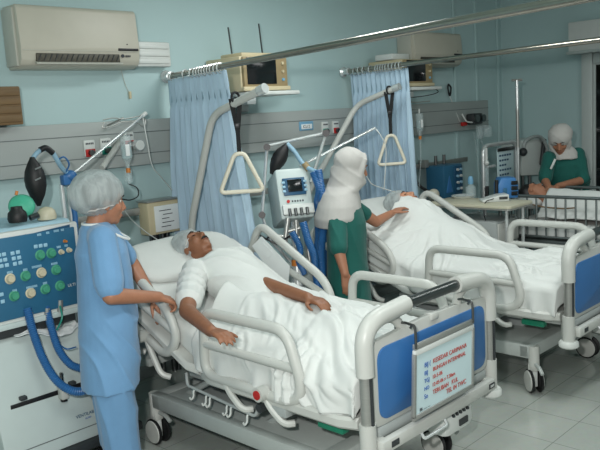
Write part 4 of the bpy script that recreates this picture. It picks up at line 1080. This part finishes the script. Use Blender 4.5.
dt = G().tube(spline([at(143, 118, 1, 4.12), at(147, 140, 1, 4.12), at(152, 165, 1, 4.15), at(162, 178, 1, 4.2), at(172, 190, 1, 4.25)], 8), .0035, 6).done('drip_tube', M['white']); tag(dt, 'pale thin tube hanging from the silver arm to the curtain', 'tube')
dt = G().tube(spline([at(122, 207, 1, 4.2), at(132, 220, 1, 4.2), at(146, 232, 1, 4.2), at(158, 240, 1, 4.2)], 8), .0035, 6).done('power_cable', M['white']); tag(dt, 'pale cable running across the wall to the beige box', 'cable')
xb = thing('wall_box', (2.97, 4.25, 1.02), 'beige box with a paper sheet on its front behind the front patient', 'monitor box')
G().box((2.98, 4.30, 1.15), (.27, .12, .23), bev=.015).done('case', M['beige'], xb)
G().box((3.0, 4.236, 1.145), (.21, .01, .18), bev=.003).done('paper_sheet', M['paper'], xb)
g = G()
for k in range(5): g.box((2.98 + .02 * (k % 2), 4.229, 1.20 - .028 * k), (.10 - .02 * (k % 3), .002, .005))
g.done('writing', M['inkdark'], xb)
G().box((2.98, 4.30, 1.27), (.28, .13, .012), bev=.004).done('lid', M['steel'], xb)
for x in (2.90, 2.99, 3.03): G().cyl((x, 4.3, .02), (x, 4.3, 1.04), .018).done('support', M['darksteel'], xb)
G().cyl((2.90, 4.26, .98), (2.90, 4.26, 1.04), .028).done('foot', M['black'], xb)

# ------------------------------------------------------------------ ventilator between the beds
v2 = thing('small_ventilator', (3.62, 3.72, 0), 'white ventilator with small dark screen and blue hoses between the beds', 'ventilator')
fn_ = V((-.52, -.85, 0)).normalized(); sd_ = V((.85, -.52, 0)); up_ = (Z * .95 + V((.33 * -fn_.x, .33 * -fn_.y, 0))).normalized()
fN = sd_.cross(up_) * 1.0
RV = Matrix((sd_, -fN, up_)).transposed()
cV = U(295, 193, 4.95); 
def lv(a, b, c): return cV + RV @ V((a, b, c))
W2 = .235
G().box(lv(.0, .16, .0), (W2, .32, .35), rot=RV, bev=.02).done('head_unit', M['body'], v2)
G().box(lv(.0, -.004, .045), (W2 * .66, .012, .12), rot=RV, bev=.004).done('screen_bezel', M['ventblue2'], v2)
G().box(lv(.004, -.011, .05), (W2 * .42, .01, .085), rot=RV, bev=.003).done('screen', M['screen'], v2)
for k in range(3): G().box(lv(-.073, -.008, .075 - .03 * k), (.022, .01, .016), rot=RV, bev=.003).done('key', M['key'], v2); G().box(lv(.077, -.008, .075 - .03 * k), (.022, .01, .016), rot=RV, bev=.003).done('key', M['key'], v2)
G().cyl(lv(-.055, .0, -.055), lv(-.055, -.008, -.055), .011).done('power_button', M['red'], v2)
g = G()
for k in range(5): g.box(lv(-.025 + .018 * k, -.001, -.055), (.01, .002, .012), rot=RV)
g.done('lettering', M['inkdark'], v2)
G().box(lv(.005, -.012, -.115), (W2 * .92, .03, .07), rot=RV, bev=.008).done('connector_shelf', M['white'], v2)
for k in range(4): G().cyl(lv(-.06 + .04 * k, -.03, -.11), lv(-.06 + .04 * k, -.03, -.16), .011).done('port', M['darksteel'], v2)
b0 = lv(.0, .12, -.15)
G().cyl((b0.x, b0.y, .12), (b0.x, b0.y, b0.z + .05), .03).done('stand_pole', M['chrome'], v2)
G().box((b0.x, b0.y, .7), (.26, .24, .2), bev=.02).done('compressor', M['body'], v2)
st = G().box((b0.x, b0.y, .10), (.42, .42, .04), bev=.015).done('stand_base', M['bedpaint'], v2)
for sx in (-1, 1):
    for sy in (-1, 1): G().lathe([(0, -.015), (.036, -.015), (.04, 0), (.036, .015), (0, .015)], (b0.x + sx * .18, b0.y + sy * .18, .04), X, 18).tube([(b0.x + sx * .18, b0.y + sy * .18, .04), (b0.x + sx * .18, b0.y + sy * .18, .09)], .014).done('caster', M['rubber'], v2)
d5 = 4.9
hose('breathing_hose', [U(318, 170, d5), U(322, 195, d5), U(324, 220, d5), U(321, 250, d5), U(322, 280, d5), U(320, 292, d5)], .026, 'hose', v2)
hose('breathing_hose', [U(313, 172, d5), U(319, 190, d5), U(317, 205, d5 + .1), U(318, 240, d5 + .1), U(312, 270, d5 + .1)], .022, 'hose', v2)
hose('breathing_hose', [U(303, 222, 4.8), U(308, 240, 4.8), U(314, 256, 4.82), U(316, 275, 4.85), U(318, 290, 4.85)], .023, 'hose', v2)
hose('breathing_hose', [U(292, 232, 4.82), U(300, 248, 4.82), U(299, 262, 4.82), U(304, 274, 4.85)], .020, 'hose', v2)
for a, b_, r in (((288, 218), (284, 250), .018), ((296, 220), (298, 258), .014), ((304, 226), (310, 262), .013), ((286, 232), (300, 228), .012), ((270, 235), (300, 238), .01), ((300, 252), (296, 285), .025)):
    G().cyl(U(*a, 4.9), U(*b_, 4.9), r).done('support_tube', M['steel'], v2)
G().cyl(U(297, 266, 4.85), U(298, 286, 4.85), .035).done('humidifier_pot', M['chrome'], v2)
G().cyl(U(297, 260, 4.85), U(297, 266, 4.85), .037).done('humidifier_lid', M['orange'], v2)
G().tube(spline([U(262, 242, 4.9), U(272, 236, 4.85), U(281, 240, 4.8), U(290, 236, 4.85)], 8), .006, 6).done('cable', M['black'], v2)
G().tube(spline([U(258, 234, 4.9), U(268, 240, 4.85), U(282, 246, 4.85), U(292, 250, 4.85)], 8), .006, 6).done('cable', M['black'], v2)
# circuit arm of two rods and the black breathing bag
ra = 5.0
G().tube([U(262, 216, ra), U(267, 146, ra)], .011, 8).done('arm_rod', M['chrome'], v2); G().tube([U(267, 146, ra), U(326, 133, ra + .1)], .011, 8).done('arm_rod', M['chrome'], v2)
G().tube([U(326, 133, ra + .1), U(311, 182, ra + .1)], .011, 8).done('arm_rod', M['chrome'], v2); G().tube([U(262, 215, ra), U(270, 240, ra), (b0.x - .05, b0.y, .8)], .011, 8).done('arm_rod', M['chrome'], v2)
for p_ in ((267, 147), (262, 215)): G().cyl(U(*p_, ra - .04), U(*p_, ra + .02), .024).done('arm_joint', M['black'], v2)
G().cyl(U(326, 133, ra + .06), U(326, 133, ra + .12), .026).done('arm_joint', M['black'], v2)
bag('breathing_bag', U(287, 144, 5.02), U(271, 174, 5.02), .052, 'rubber', v2)
hose('patient_tube', [U(287, 144, 5.02), U(294, 151, 5.02), U(300, 160, 5.02), U(306, 167, 5.0), U(316, 172, 4.95)], .015, 'hoselight', v2, .002)
G().cyl(U(304, 163, 5.0), U(309, 170, 5.0), .022).done('tube_joint', M['beige2'], v2)
sr = thing('support_rod', U(306, 163, 5.15), 'thin silver diagonal rod crossing the second curtain behind the headscarf', 'rod')
G().tube([U(300, 166, 5.15), U(375, 128, 5.6)], .010, 8).done('rod', M['chrome'], sr)
G().tube(spline([U(375, 128, 5.6), U(381, 136, 5.6), U(386, 150, 5.65), U(384, 190, 5.75)], 8), .004, 6).done('line', M['white'], sr)
dt = G().tube(spline([U(366, 176, 5.3), U(372, 184, 5.35), U(382, 188, 5.5), U(395, 192, 5.6)], 8), .0035, 6).done('patient_line', M['white']); tag(dt, 'thin pale line from the headscarf to the far patient\'s head', 'tube')

# ------------------------------------------------------------------ back right: wall equipment
outw = thing('suction_unit', (7.2, WY - .07, 1.5), 'dark suction regulator with clear jar on the right end of the wall panel', 'suction unit')
G().box((7.17, WY - .12, 1.635), (.2, .1, .12), bev=.02).done('regulator', M['dark'], outw)
for dx in (-.06, .07): G().cyl((7.17 + dx, WY - .17, 1.64), (7.17 + dx, WY - .2, 1.64), .04, 18).done('dial', M['darksteel'], outw)
G().lathe([(0, 0), (.035, 0), (.042, .02), (.042, .12), (.03, .14), (0, .14)], (7.18, WY - .17, 1.42), Z, 18).done('jar', M['clear'], outw)
G().lathe([(0, 0), (.06, 0), (.07, .02), (.07, .10), (.05, .13), (0, .13)], (7.32, WY - .17, 1.43), Z, 18).done('jar', M['clear'], outw)
G().tube(spline([(6.98, WY - .08, 1.70), (7.0, WY - .12, 1.62), (7.08, WY - .15, 1.60)], 8), .008, 6).done('hose', M['white'], outw)
G().box((7.0, WY - .09, 1.59), (.09, .03, .04), bev=.005).done('red_band', M['red'], outw)
o = G().tube(spline([(7.2, WY - .17, 1.42), (7.22, WY - .2, 1.3), (7.25, WY - .2, 1.15), (7.1, 4.1, 1.05), (6.9, 4.0, .98)], 8), .005, 6).tube(spline([(7.08, WY - .16, 1.5), (7.06, WY - .2, 1.3), (7.1, WY - .2, 1.1), (6.85, 4.0, .99)], 8), .005, 6).done('suction_tubes', M['clear']); tag(o, 'thin clear tubes hanging below the suction regulator', 'tubes')
bl = thing('hanging_clip', (6.83, WY - .05, 1.9), 'small black looped clip hung high on the wall above the panel', 'clip')
G().tube(spline([(6.83, WY - .02, 2.02), (6.80, WY - .03, 1.98), (6.83, WY - .03, 1.9), (6.86, WY - .03, 1.98), (6.83, WY - .02, 2.02)], 8), .009, 8).done('loop', M['black'], bl)
G().tube(spline([(6.83, WY - .03, 1.9), (6.86, WY - .06, 1.78), (6.93, WY - .08, 1.62)], 8), .004, 6).done('cord', M['white'], bl)
mb = thing('rail_monitor', (6.48, 4.24, .86), 'dark blue monitor hung on the wall rail behind the far bed', 'monitor')
G().box((6.42, 4.20, 1.04), (.34, .22, .33), bev=.015).done('case', M['ventblue'], mb)
G().box((6.50, 4.085, 1.05), (.15, .012, .27), bev=.004).done('control_strip', M['ventblue2'], mb)
for k in range(4):
    for j in range(2): G().cyl((6.47 + .06 * j, 4.08, 1.15 - .065 * k), (6.47 + .06 * j, 4.06, 1.15 - .065 * k), .014).done('knob', M['key'] if (k + j) % 2 else M['white'], mb)
G().prism([(6.28, 4.085, .93), (6.34, 4.085, 1.10), (6.40, 4.085, .93)], (0, .01, 0), .002).done('pale_mark', M['pump'], mb)
for x in (6.35, 6.5): G().cyl((x, 4.25, 1.2), (x, 4.25, 1.3), .016).done('rail_clamp', M['darksteel'], mb)
g = thing('rail_clamp_set', (6.1, 4.3, 1.18), 'grey clamps and dark lamp arm on the rail beside the far curtain', 'clamp')
G().box((6.22, 4.31, 1.23), (.07, .09, .08), bev=.01).done('clamp', M['steel'], g)
G().tube(spline([(6.0, 4.3, 1.2), (5.96, 4.2, 1.05), (6.05, 4.1, .95), (5.9, 4.0, .9)], 8), .014, 8).done('arm', M['black'], g)
G().ball((5.92, 4.0, .96), (.07, .05, .06)).done('lamp_cup', M['cream'], g)
d2_ = at(420, 136, 1, 3.85)
fb2 = drip(d2_, 'clear drip bottle hanging right of the far curtain', .2, .035, False)
dh = thing('drip_hanger', at(420, 104, 1, 3.86), 'thin wire hook arm carrying the far drip bottle', 'hook')
G().tube(spline([at(404, 104, 1, 3.86), at(402, 101, 1, 3.86), at(407, 99, 1, 3.86), at(412, 102, 1, 3.86), at(421, 102, 1, 3.86), at(430, 101, 1, 3.86)], 8), .005, 6).done('wire', M['steel'], dh)
G().tube([d2_ + Z * .238, (d2_.x + .06, WY, d2_.z + .25)], .007, 6).done('wall_arm', M['steel'], dh)
G().tube(spline([d2_ + Z * .005, d2_ - Z * .2 + V((.0, 0, 0)), d2_ - Z * .55 + V((-.05, 0, 0)), d2_ - Z * .85], 8), .004, 6).done('drip_tube', M['clear'], fb2)

# over-bed table between the far bed and the cot
tb = thing('overbed_table', (5.45, 3.2, 0), 'cream topped table between the far bed and the cot', 'table')
ct = [at(455, 200, 2, .98), at(462, 193, 2, .98), at(526, 196, 2, .98), at(514, 206, 2, .98)]
tl = [V((5.29, 2.86, .955)), V((5.70, 2.86, .955)), V((5.70, 3.66, .955)), V((5.29, 3.66, .955))]
G().prism(arc(tl, .05, 5, True), (0, 0, .025), .005).done('tabletop', M['tableC'], tb)
G().prism(arc([p - Z * .012 for p in tl], .05, 5, True), (0, 0, .011)).done('edge_trim', M['steel'], tb)
for x in (5.36, 5.63):
    for y in (2.93, 3.58):
        l = G().cyl((x, y, .05), (x, y, .95), .014).done('leg', M['chrome'], tb)
        G().lathe([(0, 0), (.02, 0), (.022, .03), (.016, .05), (0, .05)], (x, y, 0), Z, 14).done('foot', M['rubber'], l)
cb_ = thing('drawer_cabinet', (5.5, 3.25, 0), 'grey drawer cabinet standing under the cream table', 'cabinet')
G().box((5.50, 3.25, .45), (.36, .50, .78), bev=.012).done('body', M['bedpaint'], cb_)
for k in range(4):
    d_ = G().box((5.50, 2.995, .74 - .185 * k), (.33, .016, .165), bev=.006).done('drawer', M['bedgrey'], cb_)
    G().box((5.50, 2.98, .76 - .185 * k), (.1, .02, .018), bev=.005).done('handle', M['darksteel'], d_)
for x in (5.36, 5.64):
    for y in (3.04, 3.46): G().ball((x, y, .03), .03).done('caster', M['rubber'], cb_)
pm = thing('infusion_pump', (5.60, 3.10, .98), 'blue infusion pump standing on the cream table', 'pump')
pc_ = at(508, 198, 2, .985)
G().prism([pc_ + RT * a + Z * b + DP * -.02 for a, b in ((-.085, 0), (.085, 0), (.085, .11), (.06, .175), (-.06, .175), (-.085, .12))], DP * .16, .008).done('case', M['pump'], pm)
G().box(pc_ + RT * .062 - DP * .024 + Z * .095, (.05, .01, .12), rot=frame(DP, RT), bev=.003) if False else None
RW = Matrix((RT, DP, Z)).transposed()
for k in range(3): G().box(pc_ + RT * .05 - DP * .024 + Z * (.13 - .045 * k), (.055, .012, .034), rot=RW, bev=.003).done('display', M['screen'], pm)
G().box(pc_ - RT * .03 - DP * .024 + Z * .06, (.03, .012, .06), rot=RW, bev=.003).done('door', M['ventblue'], pm)
G().cyl(pc_ - RT * .095 + Z * .02, pc_ - RT * .095 + Z * .16, .015).done('tube_guide', M['black'], pm)
fd = thing('flat_device', (5.4, 3.0, .98), 'flat white device with dark display lying on the cream table', 'device')
fc = at(496, 201, 2, .99)
G().prism([fc + RT * a + Z * b for a, b in ((-.11, -.008), (.11, -.008), (.11, .05), (.03, .045), (-.11, .01))], DP * .14, .006).done('case', M['white'], fd)
G().box(fc + RT * .062 - DP * .003 + Z * .022, (.07, .006, .022), rot=RW, bev=.002).done('display', M['dark'], fd)
tbc = G().tube(spline([fc - RT * .02 + V((0, 0, .02)), fc - RT * .10 + V((0, 0, .0)) - DP * .05, fc - RT * .12 - Z * .10 - DP * .08, fc - RT * .09 - Z * .2 - DP * .08], 8), .004, 6).done('device_cable', M['black']); tag(tbc, 'thin black cable drooping from the flat white device', 'cable')
wb = thing('water_bottle', (5.5, 3.4, .98), 'clear bottle with pale blue cap on the left of the cream table', 'bottle')
wc_ = at(471, 197.5, 2, .982)
G().lathe([(0, 0), (.04, 0), (.045, .01), (.045, .09), (.02, .115), (.016, .125), (0, .125)], wc_, Z, 20).done('bottle', M['clear'], wb)
G().lathe([(0, .12), (.022, .12), (.026, .14), (.022, .175), (.012, .19), (0, .19)], wc_, Z, 16).done('cap', M['bluel'], wb)
o = G().lathe([(0, 0), (.09, 0), (.105, .02), (.1, .022), (.085, .006), (0, .006)], at(463, 197.5, 2, .982), Z, 26).done('kidney_tray', M['chrome']); tag(o, 'shallow steel tray by the clear bottle on the table', 'tray')

# chrome frame trolley with clipboard
ft = thing('chrome_frame', (6.68, 3.78, 0), 'upright chrome tube frame behind the cream table', 'trolley')
yf = 3.72
fx0, fx1 = at(483, 150, 1, yf).x, at(516, 150, 1, yf).x
G().tube(arc([(fx0, yf, .06), (fx0, yf, 1.39), (fx1, yf, 1.39), (fx1, yf, .06)], .1, 8), .022, 14).done('upright_frame', M['chrome'], ft)
for za, xa in ((1.18, fx0 + .22), (.8, fx1), (.3, fx1)): G().tube([(fx0, yf, za), (xa, yf, za)], .016, 8).done('crossbar', M['chrome'], ft)
G().box(((fx0 + fx1) / 2, yf + .22, .62), (fx1 - fx0, .42, .03), bev=.008).done('shelf', M['bedgrey'], ft)
G().tube(arc([(fx0, yf + .44, .06), (fx0, yf + .44, .64), (fx1, yf + .44, .64), (fx1, yf + .44, .06)], .05), .016, 10).done('rear_frame', M['chrome'], ft)
for x in (fx0, fx1):
    for y in (yf, yf + .44): G().lathe([(0, -.014), (.034, -.014), (.036, .014), (0, .014)], (x, y, .036), X, 18).done('caster', M['rubber'], ft)
cbd = thing('clipboard', (6.8, yf - .03, 1.05), 'clipboard with printed chart hung on the chrome frame', 'clipboard')
a0 = at(498, 150, 1, yf - .03); a1 = at(513, 186, 1, yf - .03)
G().box(((a0.x + a1.x) / 2, yf - .03, (a0.z + a1.z) / 2), (a1.x - a0.x + .04, .008, a0.z - a1.z + .04), bev=.003).done('board', M['sign'], cbd)
G().box(((a0.x + a1.x) / 2, yf - .04, a0.z + .0), (a1.x - a0.x + .04, .016, .035), bev=.003).done('clip', M['darksteel'], cbd)
g = G()
for k in range(6):
    n = 5 - (k % 3); x0_ = a0.x + .01
    for j in range(n): g.box((x0_ + .05 * j + .02, yf - .0355, a0.z - .06 - .048 * k), (.034, .002, .018))
g.done('printed_lines', M['ventblue2'], cbd)
sy = thing('syringe_holder', at(486, 180, 1, 3.66), 'pale upright syringe tube standing in front of the chrome frame', 'syringe')
G().cyl(at(487, 186, 1, 3.66), at(486.5, 166, 1, 3.66), .022).done('barrel', M['clear'], sy)
G().cyl(at(486.5, 166, 1, 3.66), at(486, 148, 1, 3.66), .014).done('plunger', M['white'], sy)
G().ball(at(486.5, 163, 1, 3.65), .026).done('collar', M['white'], sy)
G().cyl(at(487, 186, 1, 3.66), at(487, 200, 1, 3.66), .018).done('holder', M['black'], sy)
G().tube([at(487, 188, 1, 3.66), (fx0 + .02, yf, at(487, 188, 1, 3.66).z)], .014, 8).done('clamp', M['darksteel'], sy)
ip = thing('drip_stand', (6.72, 3.52, 0), 'tall thin steel drip stand behind the blue pump', 'drip stand')
bp_ = at(518, 150, 1, 3.52)
G().cyl((bp_.x, 3.52, .06), (bp_.x, 3.52, 2.0), .014, 12).done('pole', M['chrome'], ip)
G().tube([V((bp_.x, 3.52, 2.0)) - RT * .05, V((bp_.x, 3.52, 2.0)) + RT * .05], .012, 8).done('top_hook', M['steel'], ip)
G().cyl((bp_.x, 3.52, 1.35), (bp_.x, 3.52, 1.72), .0155, 12).done('pole_sleeve', M['steel'], ip)
for k in range(5):
    a = 2 * PI * k / 5 + .3; G().tube([(bp_.x, 3.52, .09), (bp_.x + math.cos(a) * .24, 3.52 + math.sin(a) * .24, .05)], .012, 8).ball((bp_.x + math.cos(a) * .24, 3.52 + math.sin(a) * .24, .03), .03).done('leg', M['steel'], ip)
wm = thing('warmer_unit', (7.5, 3.85, 0), 'white medical machine with curved tube arm behind the leaning nurse', 'medical machine')
w0 = at(521, 147, 1, 3.8); w1 = at(545, 175, 1, 3.8)
G().prism([at(524, 141, 1, 3.8), at(541, 137, 1, 3.8), at(546, 150, 1, 3.8), at(545, 175, 1, 3.8), at(521, 176, 1, 3.8), at(521, 152, 1, 3.8)], (0, .26, 0), .02).done('head_unit', M['white'], wm)
G().tube(spline([at(523, 152, 1, 3.76), at(525, 142, 1, 3.74), at(533, 137, 1, 3.74), at(540, 137, 1, 3.76), at(545, 143, 1, 3.76), at(548, 156, 1, 3.78)], 8), .02, 10).done('tube_arm', M['bedpaint'], wm)
G().ball(at(523, 152, 1, 3.75), .045).done('arm_joint', M['dark'], wm)
G().box(at(543, 152, 1, 3.78), (.06, .03, .3), rot=ry(.25), bev=.01).done('side_grille', M['dark'], wm)
mx_ = (w0.x + w1.x) / 2
for dx in (-.16, 0, .16): G().cyl((mx_ + dx, 3.93, .08), (mx_ + dx, 3.93, 1.1), .02).done('stand_leg', M['darksteel'], wm)
G().box((mx_, 3.93, .06), (.5, .4, .05), bev=.015).done('base', M['bedpaint'], wm)
for sx in (-.2, .2):
    for sy_ in (-.15, .15): G().ball((mx_ + sx, 3.93 + sy_, .03), .03).done('caster', M['rubber'], wm)

# ------------------------------------------------------------------ cot
ct = thing('cot', (6.12, 2.3, 0), 'steel barred cot with white bedding at the right', 'cot')
cx0, cx1, cy0, cy1 = 5.78, 6.48, 1.45, 3.22
G().box(((cx0 + cx1) / 2, (cy0 + cy1) / 2, .60), (cx1 - cx0, cy1 - cy0, .06), bev=.01).done('base_frame', M['cotm'], ct)
def siderail(x):
    r = G().tube(arc([(x, cy0, .62), (x, cy0, 1.0), (x, cy1, 1.0), (x, cy1, .62)], .04, 5), .014, 10).tube([(x, cy0, .66), (x, cy1, .66)], .011, 8).done('side_rail', M['cotm'], ct)
    n = 21
    for k in range(1, n): G().cyl((x, cy0 + (cy1 - cy0) * k / n, .66), (x, cy0 + (cy1 - cy0) * k / n, 1.0), .0085, 8).done('bar', M['cotm'], r)
siderail(cx0); siderail(cx1)
for y in (cy0, cy1):
    e = G().tube(arc([(cx0, y, .08), (cx0, y, 1.0), (cx1, y, 1.0), (cx1, y, .08)], .05, 5), .016, 10).done('end_frame', M['cotm'], ct)
    for k in range(1, 7): G().cyl((cx0 + (cx1 - cx0) * k / 7, y, .62), (cx0 + (cx1 - cx0) * k / 7, y, .99), .008, 8).done('bar', M['cotm'], e)
    for x in (cx0, cx1): G().lathe([(0, -.014), (.04, -.014), (.044, 0), (.04, .014), (0, .014)], (x, y, .044), X, 18).done('caster', M['rubber'], e)
o = G().box(((cx0 + cx1) / 2, (cy0 + cy1) / 2, .70), (cx1 - cx0 - .06, cy1 - cy0 - .08, .13), bev=.035, seg=4).done('mattress', M['linen']); tag(o, 'white mattress inside the steel cot', 'mattress')
hc = at(533, 192.5, 0, 6.12)
cp_ = thing('person', (6.12, 2.8, .77), 'patient with short black hair lying in the cot', 'person')
g = G(); Pc, Rc = head(g, hc, Z * .75 - Y * .3 + X * .5, Y, .85)
bz = .86
limb(g, (hc - Y * .05, .05), (V((6.12, hc.y - .15, bz + .05)), .06)); g.sect([(V((6.12, hc.y - .16, bz + .02)), .14, .085, X, Z), (V((6.12, hc.y - .4, bz)), .13, .085, X, Z), (V((6.12, hc.y - .6, bz)), .13, .08, X, Z)])
for s in (-1, 1): limb(g, (V((6.12 + s * .08, hc.y - .6, bz)), .075), (V((6.12 + s * .09, hc.y - .95, .85)), .05), (V((6.12 + s * .09, 1.75, .82)), .038)); limb(g, (V((6.12 + s * .12, hc.y - .2, bz - .01)), .042), (V((6.12 + s * .15, hc.y - .42, bz - .03)), .032), (V((6.12 + s * .12, hc.y - .6, bz - .03)), .024)); hand(g, V((6.12 + s * .12, hc.y - .6, bz - .03)), -Y, Z, -X * s, .4, .8)
voxel(g, 'body', M['skin'], cp_, .008, 4); face_parts(cp_, Pc, Rc, .85, closed=True)
G().ball(Pc(-.03, 0, .055), (.088, .074, .078), Rc, 24, 16).done('hair', M['hair'], cp_)
o = G().ball(hc - Z * .085 + Y * .03, (.2, .15, .06), None, 24, 14).done('pillow', M['pillow']); tag(o, 'flat white pillow under the black-haired head in the cot', 'pillow')
def cs(u, v):
    x = cx0 + .04 + (cx1 - cx0 - .08) * u; y = hc.y - .17 - (hc.y - .17 - cy0 - .05) * v
    h = .25 * math.exp(-((x - 6.12) / .22) ** 2) * (1 - .35 * v) + .012 * (1 - 2 * abs(noise.noise(V((x * 6, y * 5, 2))))) 
    return V((x, y, .775 + h))
o = G().grid(cs, 50, 80).done('bed_sheet', M['linen'], ang=180, solid=.008); tag(o, 'white sheet over the patient in the cot', 'bed sheet', 'bed sheets')
o = G().tube(spline([(5.8, 2.95, .93), (5.84, 2.85, .905), (5.86, 2.7, .895), (5.9, 2.6, .9)], 8), .006, 8).done('breathing_tube', M['wood']); tag(o, 'thin brown tube lying on the cot bedding', 'tube')
